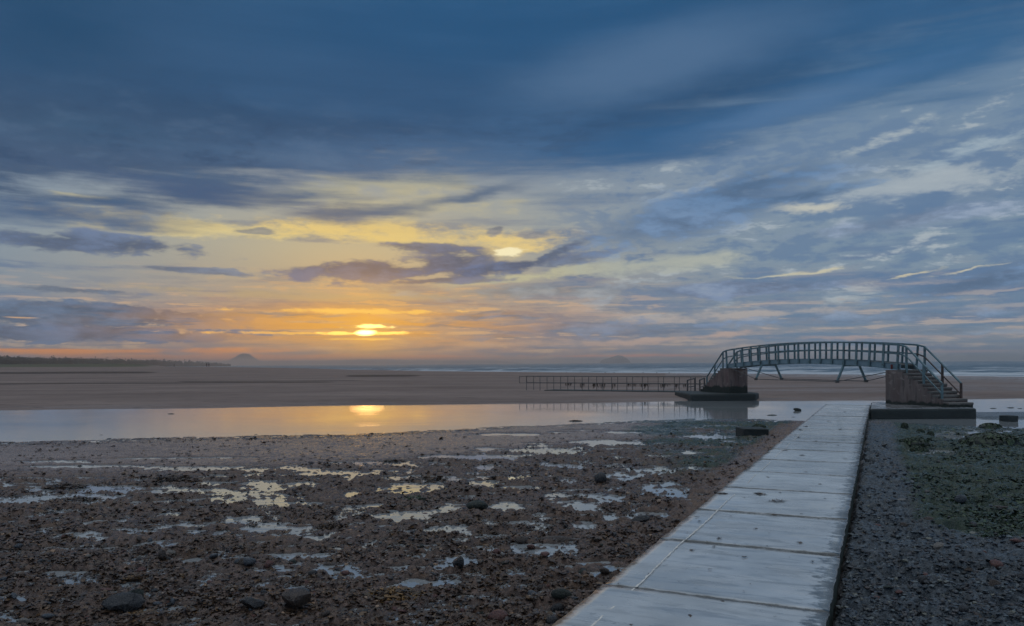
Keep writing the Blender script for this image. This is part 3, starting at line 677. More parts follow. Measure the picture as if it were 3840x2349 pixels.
# ------------------------------------------------------------------ islands, headland, hill, wood
def profile_land(name, pts, Y, depth, label, cat, zb=-2, seed=1, m=None):
    """rounded land mass whose skyline follows the given outline; it has real breadth and depth"""
    xs = np.array([gy(px, py, Y).x for px, py in pts]); zs = np.array([gy(px, py, Y).z for px, py in pts])
    X1 = np.linspace(xs[0], xs[-1], 90); Z1 = np.interp(X1, xs, zs)
    Z1 = Z1 + (Z1.max() - zb) * 0.05 * fbm(X1 * 0.05, X1 * 0 + seed, 4, seed)
    t = np.linspace(-1, 1, 25)[:, None]
    Xg = X1[None, :] + 0 * t; Yg = Y + t * depth + 0 * Xg
    prof = np.sqrt(np.clip(1 - t * t, 0, 1)) ** 0.8
    Zg = zb + (Z1[None, :] - zb) * prof * (1 + 0.06 * fbm(Xg * 0.03, Yg * 0.03, 4, seed + 5) * (np.abs(t) > 0.08))
    me = grid(name, Xg, Yg, Zg)
    return tag(link(name, me, m or M['rock_far']), label, cat)
profile_land('rock_island', [(2256, 1366), (2258, 1352), (2266, 1348), (2285, 1343), (2300, 1337), (2318, 1333), (2332, 1335), (2345, 1342), (2354, 1350), (2358, 1366)], 4200, 90,
             'steep domed rock island standing in the sea left of the bridge', 'island', seed=3)
profile_land('conical_hill', [(868, 1352), (880, 1345), (891, 1337), (903, 1330), (915, 1326), (926, 1327.5), (938, 1335), (950, 1343), (964, 1352)], 7200, 180,
             'distant cone shaped hill on the hazy skyline left of the sun', 'hill', seed=4)
profile_land('headland', [(640, 1360), (760, 1356), (900, 1354), (1100, 1354), (1300, 1351), (1380, 1348), (1450, 1348), (1530, 1351), (1640, 1353), (1760, 1352), (1850, 1352), (1900, 1357), (1960, 1362), (1990, 1368)], 6800, 300,
             'long low headland fading into the haze below the sun', 'headland', seed=6)

def far_wood():
    V = []; Fc = []
    rng = np.random.default_rng(5)
    top = lambda px: np.interp(px, [-700, 0, 100, 250, 400, 600, 760, 860], [1326, 1333, 1337, 1340, 1343, 1348, 1355, 1363])
    n = 0
    for i in range(1500):
        px = rng.uniform(-700, 860); Y = rng.uniform(820, 1050) + max(0, px) * 1.3
        zt = gy(px, top(px) + rng.uniform(0, 9), Y).z
        if rng.random() < 0.06: zt += rng.uniform(1.0, 3.2)
        x = (px - 1920) / F * Y; h = max(zt - 1.5, 2); w = rng.uniform(1.8, 4.2)
        for k in range(9):                                     # leaf clumps
            cx = x + rng.normal(0, w * 0.45); cz = 1.5 + h * (0.25 + 0.75 * rng.random() ** 0.6) - 0.6; cy = Y + rng.normal(0, w * .5); r = rng.uniform(0.5, 1.5) * (0.6 if cz > h else 1)
            o = np.array([[1, 0, 0], [-1, 0, 0], [0, 1, 0], [0, -1, 0], [0, 0, 1], [0, 0, -1]]) * r * rng.uniform(0.6, 1.3, (6, 1))
            V.append(o + [cx, cy, cz]); Fc.append(np.array([[0, 2, 4], [2, 1, 4], [1, 3, 4], [3, 0, 4], [2, 0, 5], [1, 2, 5], [3, 1, 5], [0, 3, 5]]) + n); n += 6
        V.append(np.array([[x - .25, Y, -1], [x + .25, Y, -1], [x, Y + .3, -1], [x, Y, h]])); Fc.append(np.array([[0, 1, 3], [1, 2, 3], [2, 0, 3]]) + n); n += 4
        V.append(np.array([[x - w, Y + 2, -1], [x + w, Y + 2, -1], [x + w * .8, Y + 2.5, h * .72], [x - w * .8, Y + 2.5, h * .78]])); Fc.append(np.array([[0, 1, 2], [0, 2, 3]]) + n); n += 4
    return np_mesh('distant_wood', np.concatenate(V), np.concatenate(Fc), False)
tag(link('distant_wood', far_wood(), M['wood_far']), 'far off dark wood of ragged pines on the skyline at left', 'wood', kind='stuff')

# ------------------------------------------------------------------ concrete walkway
walk = empty('walkway', (0, 0, 0)); tag(walk, 'wet concrete slab walkway running out to the bridge steps', kind='structure')
def wpt(s, t, z=0.0): return wn * s + wd * t + Vector((0, 0, z))
t_end = gz(3100, 1516, 0).dot(wd)
joints_px = [(2264, 2193), (2479, 2019), (2614, 1908), (2726, 1826)]
j = [gz(x, y, 0).dot(wd) for x, y in joints_px]
step_len = (j[3] - j[0]) / 3
tj = [j[0] - 3 * step_len, j[0] - 2 * step_len, j[0] - step_len] + j
while tj[-1] + step_len * 0.8 < t_end: tj.append(tj[-1] + step_len * random.uniform(0.98, 1.02))
tj.append(t_end)
slabs = []
for k in range(len(tj) - 1):
    a, b = tj[k] + 0.011, tj[k + 1] - 0.011
    bm = bmesh.new(); nx, ny, th = 18, 20, 0.17; edge_at = {}
    rngk = random.Random(k); zo = rngk.uniform(-0.006, 0.006); tl = rngk.uniform(-0.006, 0.006); tr = rngk.uniform(-0.006, 0.006)
    top = [[None] * (nx + 1) for _ in range(ny + 1)]
    for r in range(ny + 1):
        for c in range(nx + 1):
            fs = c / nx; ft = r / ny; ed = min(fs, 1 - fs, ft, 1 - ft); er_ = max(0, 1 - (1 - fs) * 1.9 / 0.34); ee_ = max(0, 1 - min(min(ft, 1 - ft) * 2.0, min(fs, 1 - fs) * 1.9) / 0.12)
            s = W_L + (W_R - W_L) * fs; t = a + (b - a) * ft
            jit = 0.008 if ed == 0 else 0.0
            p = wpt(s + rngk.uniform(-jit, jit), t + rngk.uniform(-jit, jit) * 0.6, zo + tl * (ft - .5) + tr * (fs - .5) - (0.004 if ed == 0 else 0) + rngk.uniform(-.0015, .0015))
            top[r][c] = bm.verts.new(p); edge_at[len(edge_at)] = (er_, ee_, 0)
    for r in range(ny):
        for c in range(nx): bm.faces.new((top[r][c], top[r][c + 1], top[r + 1][c + 1], top[r + 1][c])).smooth = True
    ring = [top[0][c] for c in range(nx + 1)] + [top[r][nx] for r in range(1, ny + 1)] + [top[ny][c] for c in range(nx - 1, -1, -1)] + [top[r][0] for r in range(ny - 1, 0, -1)]
    cen = wpt((W_L + W_R) / 2, (a + b) / 2)
    mid = [bm.verts.new(v.co + Vector((0, 0, -0.02)) + (v.co - cen).normalized() * 0.003) for v in ring]
    low = [bm.verts.new(Vector((v.co.x, v.co.y, -th - 0.28 - 0 * th))) for v in mid]
    n = len(ring)
    for i in range(n):
        q = (i + 1) % n
        bm.faces.new((ring[q], ring[i], mid[i], mid[q])).smooth = True
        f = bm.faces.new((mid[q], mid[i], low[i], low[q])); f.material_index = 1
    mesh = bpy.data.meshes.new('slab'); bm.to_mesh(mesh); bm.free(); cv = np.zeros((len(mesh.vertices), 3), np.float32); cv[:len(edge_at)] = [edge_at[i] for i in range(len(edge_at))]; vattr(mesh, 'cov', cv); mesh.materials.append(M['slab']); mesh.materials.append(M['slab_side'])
    so = link('slab', mesh, None, walk); slabs.append(so)
M['pale_line'] = simple('pale_mortar', (0.72, 0.68, 0.62), 0.6, 0.2, 20)
M['dark_line'] = simple('joint_dirt', (0.006, 0.008, 0.008), 0.7, 0.3, 20)
for k, so in enumerate(slabs):               # the pale cast line along the left side, strongest near the shore
    if k > 12: continue
    a, b = tj[k] + 0.02, tj[k + 1] - 0.02
    V = []; q = 26; rr = random.Random(50 + k); w0 = 0.009 if k < 5 else 0.006
    if k > 4: a += rr.uniform(0, .5); b -= rr.uniform(0, .7)
    for i in range(q + 1):
        t = a + (b - a) * i / q; s = W_L + 0.285 + 0.010 * math.sin(t * 2.1) + rr.uniform(-.006, .006); w = w0 * rr.uniform(0.4, 1.2)
        V += [wpt(s - w, t, 0.0085), wpt(s + w, t, 0.0085)]
    link('cast_line', np_mesh('cast_line', V, [[2 * i, 2 * i + 1, 2 * i + 3, 2 * i + 2] for i in range(q)]), M['pale_line'], so)
jm = MB()
bedding = MB().prism([tuple(wpt(W_L + .05, tj[0])[:2]), tuple(wpt(W_R - .05, tj[0])[:2]), tuple(wpt(W_R - .05, tj[-1])[:2]), tuple(wpt(W_L + .05, tj[-1])[:2])], -0.6, -0.13).build('bedding', M['dark_line'], walk)

# ------------------------------------------------------------------ bridge frame of reference
P0 = Vector((13.88, 49.5, 0)); P16 = Vector((17.96, 35.8, 0))
ax = (P16 - P0).normalized(); L16 = (P16 - P0).length
nn = Vector((ax.y, -ax.x, 0)); 
if nn.x > 0: nn = -nn                       # towards the camera's left = near side
BW = 0.94; PW = 1.36; ZT = 1.585; ZB = 0.02
def bp(L, off, z): return P0 + ax * L + nn * off + Vector((0, 0, z))   # off: 0 near rail, -BW far rail
zbot = lambda L: 1.62 + 0.285 * (1 - ((L - L16 / 2) / (L16 / 2)) ** 2)

def pier(end):
    """end=0 left pier, 1 right pier"""
    sgn = -1 if end == 0 else 1
    Le = 0.4 if end == 0 else L16 - 0.6            # channel face
    Lp = -0.62 if end == 0 else L16 + 0.50         # top of the steps
    o0, o1 = 0.2, 0.2 - PW
    root = empty('bridge_pier', bp(Le, -BW / 2, 0))
    inv = Matrix.Translation(-root.location)
    def build(mb, name, m, par=root):
        o = mb.build(name, m, par); o.data.transform(Matrix.Translation(-root.location)); return o
    pm = M['pier'] if end else M['pier_far']
    b = bmesh.new(); nst = 9; run = 0.272; rise = (ZT - ZB) / (nst + 1)
    # solid body up to the line below the steps
    prof = [(Le, -0.75), (Le, ZT), (Lp, ZT)]
    Lx, z = Lp, ZT
    for i in range(nst):
        z -= rise; prof.append((Lx, z - 0.0)); Lx += sgn * run; prof.append((Lx, z))
    prof.append((Lx, -0.75))
    shr = 0.004
    def slabprof(bmm, pr, oa, ob):
        A = [bmm.verts.new(bp(l, oa, z)) for l, z in pr]; B = [bmm.verts.new(bp(l, ob, z)) for l, z in pr]
        bmm.faces.new(A); bmm.faces.new(B[::-1])
        for i in range(len(pr)):
            k = (i + 1) % len(pr); bmm.faces.new((A[k], A[i], B[i], B[k]))
    mb = MB(); slabprof(mb.b, prof, o0, o1)
    build(mb, 'body', pm)
    # each step slab, proud of the body and worn
    Lx, z = Lp, ZT
    rr = random.Random(end + 3)
    for i in range(nst + 1):
        a = Lx - sgn * (0.02 if i else 0.75); c = Lx + sgn * (run + 0.03) if i else Lx + sgn * 0.03
        top = z + 0.022; thk = 0.10
        oa, ob = o0 + 0.02 - rr.uniform(0, .05), o1 - 0.02 + rr.uniform(0, .05)
        mb = MB(); pr = [(a, top - thk), (a, top), (c - sgn * 0.02, top), (c, top - 0.025), (c, top - thk)]
        if i == 0: a = Lx - sgn * 0.35; pr[0] = (a, top - thk); pr[1] = (a, top)
        slabprof(mb.b, pr, oa, ob)
        mb.bevel(0.008, 1)
        build(mb, 'step', M['step'])
        z -= rise
        if i: Lx += sgn * run
    return root, Lx, build
rp, LxR, buildR = pier(1)
tag(rp, 'reddish concrete bridge pier with steps coming down towards the walkway, at right', 'bridge pier', 'concrete piers of the footbridge')
lp, LxL, buildL = pier(0)
tag(lp, 'reddish concrete bridge pier across the channel, its steps leading to the railed path', 'bridge pier', 'concrete piers of the footbridge')

def platform(poly, z0, z1, bev, label, topm='base_top'):
    mb = MB().prism(poly, z0, z1); mb.bevel(bev, 3)
    o = mb.mesh('concrete_platform'); c = Vector((sum(p[0] for p in poly) / len(poly), sum(p[1] for p in poly) / len(poly), 0))
    o.transform(Matrix.Translation(-c)); ob = link('concrete_platform', o, M['base']); ob.location = c
    ob.data.materials.append(M[topm])
    for p in ob.data.polygons:
        if p.normal.z > 0.9: p.material_index = 1
    return tag(ob, label, 'platform', 'concrete platforms under the piers')
yfr = gz(3290, 1533, 0.02).y
wr = lambda y: wpt(W_R + 0.012, 0).x + (y - wpt(W_R + 0.012, 0).y) * WK
platform([(wr(yfr), yfr), (gz(3688, 1533, 0.02).x, yfr), (gz(3688, 1533, 0.02).x, 37.4), (wr(37.4), 37.4)], -0.9, 0.018, 0.10,
         'dark weed covered concrete platform under the right hand steps, joined to the walkway')
platform([(11.2, 48.3), (15.25, 48.3), (15.9, 49.6), (15.9, 53.2), (11.2, 53.2)], -0.9, 0.018, 0.12,
         'dark weed covered concrete platform standing in the channel under the far pier', 'base')

# ------------------------------------------------------------------ footbridge
fb = empty('footbridge', bp(L16 / 2, -BW / 2, 1.6)); tag(fb, 'arched blue green steel footbridge with railed sides spanning the channel', 'footbridge')
def fbuild(mb, name, m, par=fb):
    o = mb.build(name, m, par)
    off = fb.location.copy()
    o.data.transform(Matrix.Translation(-off)); return o
Ls = [L16 * i / 16 for i in range(17)]
fine = np.linspace(-0.12, L16 + 0.12, 49)
def sweep(mb, pts, w, h):
    """rectangular section swept along a polyline (w across the bridge, h upright)"""
    vs = []
    for p in pts:
        vs.append([mb.b.verts.new(Vector(p) + nn * sx * w / 2 + Vector((0, 0, sz * h / 2))) for sx, sz in ((-1, -1), (1, -1), (1, 1), (-1, 1))])
    for a, b in zip(vs[:-1], vs[1:]):
        for i in range(4): mb.b.faces.new((a[i], a[(i + 1) % 4], b[(i + 1) % 4], b[i]))
    mb.b.faces.new(vs[0]); mb.b.faces.new(vs[-1][::-1]); return mb
RH = 1.135
for off in (0.0, -BW):
    out = 1 if off == 0 else -1
    g = fbuild(sweep(MB(), [bp(l, off, zbot(l) + 0.12) for l in fine], 0.05, 0.235), 'girder', M['girder'])
    fl = sweep(MB(), [bp(l, off, zbot(l) - 0.008) for l in fine], 0.11, 0.018); fbuild(fl, 'bottom_flange', M['steel'])
    fl = sweep(MB(), [bp(l, off, zbot(l) + 0.2465) for l in fine], 0.09, 0.014); fbuild(fl, 'top_flange', M['steel'])
    for i, l in enumerate(Ls):
        rad = Vector((0, 0, 1)) + ax * ((l - L16 / 2) * 0.012)
        a = bp(l, off + out * 0.055, zbot(l) + 0.0); b_ = a + rad * (RH - 0.03)
        mb = MB().bar(a, b_, 0.075, 0.016, up=ax); mb.bar(a + nn * out * 0.05, b_ + nn * out * 0.05, 0.016, 0.125 if out > 0 else 0.08, up=ax)
        fbuild(mb, 'post', M['steel'])
    top = [bp(l, off + out * 0.05, zbot(l) + RH) for l in fine]
    fbuild(sweep(MB(), top, 0.10, 0.08), 'top_rail', M['steel'])
    midr = [bp(l, off + out * 0.03, zbot(l) + RH * 0.63) for l in fine]
    fbuild(sweep(MB(), midr, 0.035, 0.065), 'mid_rail', M['steel'])
    for e, (sg, Lend) in enumerate(((-1, LxL), (1, LxR))):
        L0 = 0 if sg < 0 else L16
        k1 = L0 + sg * 0.52; 
        ends = L0 + sg * 2.50
        zk = zbot(L0) + RH - 0.10; ze = 1.02
        o_ = off + out * 0.05
        pts = [bp(L0 + sg * 0.1, o_, zbot(L0) + RH - 0.01), bp(k1, o_, zk), bp(ends, o_, ze)]
        fbuild(sweep(MB(), pts, 0.075, 0.075), 'stair_rail', M['steel'])
        pts = [bp(L0 + sg * 0.1, off + out * 0.03, zbot(L0) + RH * 0.63), bp(k1, off + out * 0.03, zk - 0.46), bp(ends - sg * 0.02, off + out * 0.03, ze - 0.46)]
        fbuild(sweep(MB(), pts, 0.05, 0.055), 'stair_rail', M['rust'] if sg > 0 and off else M['steel'])
        for q, fr in enumerate((0.0, 0.5, 1.0)):
            l = k1 + (ends - k1) * fr; zt = zk + (ze - zk) * fr
            nstep = max(0, (abs(l - L0) - (0.62 if sg < 0 else 0.5)) / 0.272)
            zb = max(ZB, ZT - nstep * (ZT - ZB) / 10 - 0.12)
            fbuild(MB().bar(bp(l, o_, zb), bp(l, o_, zt), 0.08, 0.075, up=ax), 'stair_post', M['rust'] if (sg > 0 and off and q) else M['steel'])
# deck planks
for i in range(44):
    l = -0.05 + (L16 + 0.1) * (i + 0.5) / 44; w = (L16 + 0.1) / 44 - 0.015
    tl = math.atan(-0.285 * 8 / L16 * (l - L16 / 2) / L16)
    a = bp(l - w / 2, -BW / 2, zbot(l - w / 2) + 0.20); b_ = bp(l + w / 2, -BW / 2, zbot(l + w / 2) + 0.20)
    fbuild(MB().bar(a, b_, BW - 0.06, 0.035), 'deck_plank', M['deck'])
# splayed struts and the tension rods under the span
for off, out in ((0.0, 1), (-BW, -1)):
    low = []
    for fr in (0.255, 0.745):
        l = L16 * fr
        t0 = bp(l, off, zbot(l) - 0.01); b0 = bp(l, off + out * 0.42, zbot(l) - 0.86); low.append(b0)
        mb = MB().tube(t0, b0, 0.065, 10); fbuild(mb, 'strut', M['steel'], fb)
        fbuild(MB().box(b0, (0.16, 0.16, 0.12)), 'strut_foot', M['rail'])
    e0 = bp(0.35, off + out * 0.05, zbot(0.35) - 0.02); e1 = bp(L16 - 0.45, off + out * 0.05, zbot(L16 - 0.4) - 0.14)
    mb = MB()
    for a, b_ in ((e0, low[0]), (low[0], low[1]), (low[1], e1)): mb.tube(a, b_, 0.019, 8)
    fbuild(mb, 'tension_rod', M['rail'])
for fr in (0.255, 0.745):
    l = L16 * fr; fbuild(MB().bar(bp(l, 0.02, zbot(l) - 0.05), bp(l, -BW - 0.02, zbot(l) - 0.05), 0.09, 0.07), 'cross_beam', M['steel'])
mb = MB().bar(bp(L16 - 0.35, 0.075, zbot(L16) + 0.0), bp(L16 - 0.35, 0.075, zbot(L16) + 0.22), 0.10, 0.03, up=ax); o = fbuild(mb, 'marker_plate', M['red']); o['label'] = 'small red plate on the girder end'

# ------------------------------------------------------------------ railings of the far path
A_r = Vector((14.0, 56.2, 0)); A_l = Vector((0.98, 63.3, 0)); fd = (A_l - A_r).normalized(); fl_ = (A_l - A_r).length
fn = Vector((fd.y, -fd.x, 0)); 
if fn.y > 0: fn = -fn                        # towards the camera
path_m = MB().prism([tuple((A_r + fn * 0.35)[:2]), tuple((A_r - fn * 1.6)[:2]), tuple((A_l - fn * 1.6 - fd * 2)[:2]), tuple((A_l + fn * 0.35 - fd * 2)[:2])], -0.8, -0.15)
path_m.bevel(0.03, 1)
tag(path_m.build('sunken_path', M['base']), 'dark weedy edge of the far path half buried in the sand', kind='structure')
def railing(shift, side, label):
    root = empty('railing', A_l + fn * side)
    O = root.location
    def rb(mb, name, m=M['rail']):
        o = mb.build(name, m, root); o.data.transform(Matrix.Translation(-O)); return o
    base = A_l + fn * side
    n = 12; sp = fl_ / n
    for i in range(n):
        p = base - fd * (0.30 + i * sp)
        rb(MB().tube(p + Vector((0, 0, -0.35)), p + Vector((0, 0, 0.92)), 0.024, 7), 'post')
    rb(MB().tube(base + fd * 0.35 + Vector((0, 0, 0.93)), base - fd * (fl_ - 0.1) + Vector((0, 0, 0.93)), 0.026, 7), 'top_rail')
    rb(MB().tube(base + fd * 0.35 + Vector((0, 0, 0.40)), base - fd * (fl_ - 0.1) + Vector((0, 0, 0.40)), 0.022, 7), 'mid_rail')
    rb(MB().tube(base + fd * 0.35 + Vector((0, 0, 0.38)), base + fd * 0.35 + Vector((0, 0, 0.95)), 0.024, 7), 'end_bar')
    return tag(root, label, 'railing', 'railings along the far path')
railing(0, 0.15, 'thin steel tube railing along the near edge of the path across the channel')
railing(0, -1.15, 'thin steel tube railing along the far edge of the path across the channel')

def weed_mesh(name, n, rx, ry, rz, size, seed, hang=False, flat=0.35, wr=(0.10, 0.3)):
    """a tangle of narrow bent fronds"""
    rng = np.random.default_rng(seed); V = []; Fc = []; k = 0
    for i in range(n):
        r = math.sqrt(rng.random()); a = rng.random() * 6.283
        c = np.array([math.cos(a) * r * rx, math.sin(a) * r * ry, rz * (1 - r * r) * rng.random()])
        if hang: c = np.array([rng.uniform(-rx, rx), rng.uniform(-ry, ry), 0.0])
        th = rng.random() * 6.283; L = size * rng.uniform(0.5, 1.6); w = L * rng.uniform(*wr)
        d = np.array([math.cos(th), math.sin(th), rng.normal(0, flat)]); sd_ = np.array([-math.sin(th), math.cos(th), rng.normal(0, 0.5)])
        if hang: d = np.array([rng.normal(0, .15), rng.normal(0, .15), -1.0]); L = size * rng.uniform(0.3, 1.6); w = 0.022
        p = c.copy(); bend = rng.normal(0, 0.35, 3)
        for s in range(4):
            ww = w * (0.6, 1.0, 0.8, 0.15)[s]
            V += [p - sd_ * ww, p + sd_ * ww]
            p = p + d * L / 3 + bend * L * 0.12 * s
            if not hang: p[2] = max(p[2], 0.0)
        for s in range(3): Fc.append([k + 2 * s, k + 2 * s + 1, k + 2 * s + 3, k + 2 * s + 2])
        k += 8
    return np_mesh(name, V, Fc)
ORD = ['first','second','third','fourth','fifth','sixth','seventh','eighth','ninth','tenth','eleventh','twelfth','thirteenth']
# weed hanging from the mid rails
hang_me = [weed_mesh('hanging_weed', 22, 0.28, 0.03, 0, 0.30, 80 + i, True) for i in range(3)]
for i, (px, side) in enumerate([(2133, .15), (2182, .15), (2236, .15), (2262, -1.15), (2300, .15), (2362, .15), (2380, -1.15), (2412, .15), (2425, -1.15), (2487, .15), (2505, -1.15), (2540, .15), (2572, .15)]):
    u = (px - 1920) / F; q = A_l + fn * side
    t = (q.x - u * q.y) / (fd.x - u * fd.y); p = q - fd * t
    o = link('hanging_weed', hang_me[i % 3], M['weed'], None); o.location = (p.x, p.y, 0.40); o.rotation_euler = (0, 0, math.atan2(fd.y, fd.x)); o.scale = (random.uniform(.5, 1.2), 1, random.uniform(.5, 1.2))
    tag(o, '%s from the left of the dark seaweed tufts hanging on the far path rails' % ORD[i], 'seaweed', 'seaweed hanging on the far railings')
# short heavy handrails at the foot of the far steps
def handrail(x0, x1, yt0, yt1, yb, Y, label):
    a = gy(x0, yb, Y); b = gy(x1, yb, Y); ta = gy(x0, yt0, Y); tb = gy(x1, yt1, Y)
    a.z = b.z = -0.1
    b = b + Vector((0, 0.5, 0)); tb = tb + Vector((0, 0.5, 0))
    root = empty('handrail', a)
    for mb, nm in ((MB().bar(a, ta, 0.09, 0.09), 'post'), (MB().bar(b, tb, 0.09, 0.09), 'post'), (MB().bar(ta, tb, 0.08, 0.08), 'top_rail'),
                   (MB().bar(a.lerp(ta, .42), b.lerp(tb, .42), 0.06, 0.06), 'mid_rail')):
        o = mb.build(nm, M['rail'], root); o.data.transform(Matrix.Translation(-a))
    return tag(root, label, 'handrail', 'short handrails by the far steps')
handrail(2578, 2612, 1427, 1420, 1468, 54.6, 'short heavy handrail where the far path meets the steps, the left one')
handrail(2624, 2648, 1426, 1419, 1468, 53.6, 'short heavy handrail beside the bottom post of the far steps')

# ------------------------------------------------------------------ stones
def stone_mesh(name, seed, sub=2, flat=0.45, ang=0.5):
    b = bmesh.new(); bmesh.ops.create_icosphere(b, subdivisions=sub, radius=1)
    rr = random.Random(seed); planes = [(Vector((rr.gauss(0, 1), rr.gauss(0, 1), rr.gauss(0, .8))).normalized(), rr.uniform(0.55, 0.9)) for _ in range(int(4 + 8 * ang))]
    sx, sy = rr.uniform(0.8, 1.0), rr.uniform(0.55, 0.85)
    for v in b.verts:
        p = v.co.copy()
        for nrm, dd in planes:
            k = p.dot(nrm)
            if k > dd: p -= nrm * (k - dd) * 0.95
        p *= 1 + rr.uniform(-.04, .04)
        v.co = Vector((p.x * sx, p.y * sy, p.z * flat))
    me = bpy.data.meshes.new(name); b.to_mesh(me); b.free()
    return me
ST = {}
for kname in ('st_dark', 'st_brown', 'st_red', 'st_pale', 'st_blue', 'st_moss'):
    L = []
    for i in range(5):
        me = stone_mesh('stone', hash(kname) % 91 + i * 7 if False else len(ST) * 31 + i * 7, 2, (0.34, 0.45, 0.28, 0.6, 0.38)[i], (0.8, 0.3, 1.0, 0.6, 0.1)[i])
        me.materials.append(M[kname]); me.polygons.foreach_set('use_smooth', [i in (1, 4)] * len(me.polygons)); L.append(me)
    ST[kname] = L
COLN = {'st_dark': 'dark grey', 'st_brown': 'brown', 'st_red': 'reddish', 'st_pale': 'pale', 'st_blue': 'blue grey', 'st_moss': 'dark weedy'}
def put_stone(x, y, size, kind, i, label, group=None, rz=None, sc=(1, 1, 1), sink=0.25, z=None, cat='stone', name='stone', tilt=0.12):
    o = link(name, ST[kind][i], None); zz = near_h(x, y) if z is None else z
    r = random
    o.scale = (size * sc[0], size * sc[1], size * sc[2]); o.rotation_euler = (r.gauss(0, tilt), r.gauss(0, tilt), r.uniform(0, 6.28) if rz is None else rz)
    o.location = (x, y, zz + size * sc[2] * 0.4 * (1 - 2 * sink))
    return tag(o, label, cat, group)
def on_px(px, py, z0=-0.36):
    g = gz(px, py, z0)
    for _ in range(4): g = gz(px, py, near_h(g.x, g.y))
    return g
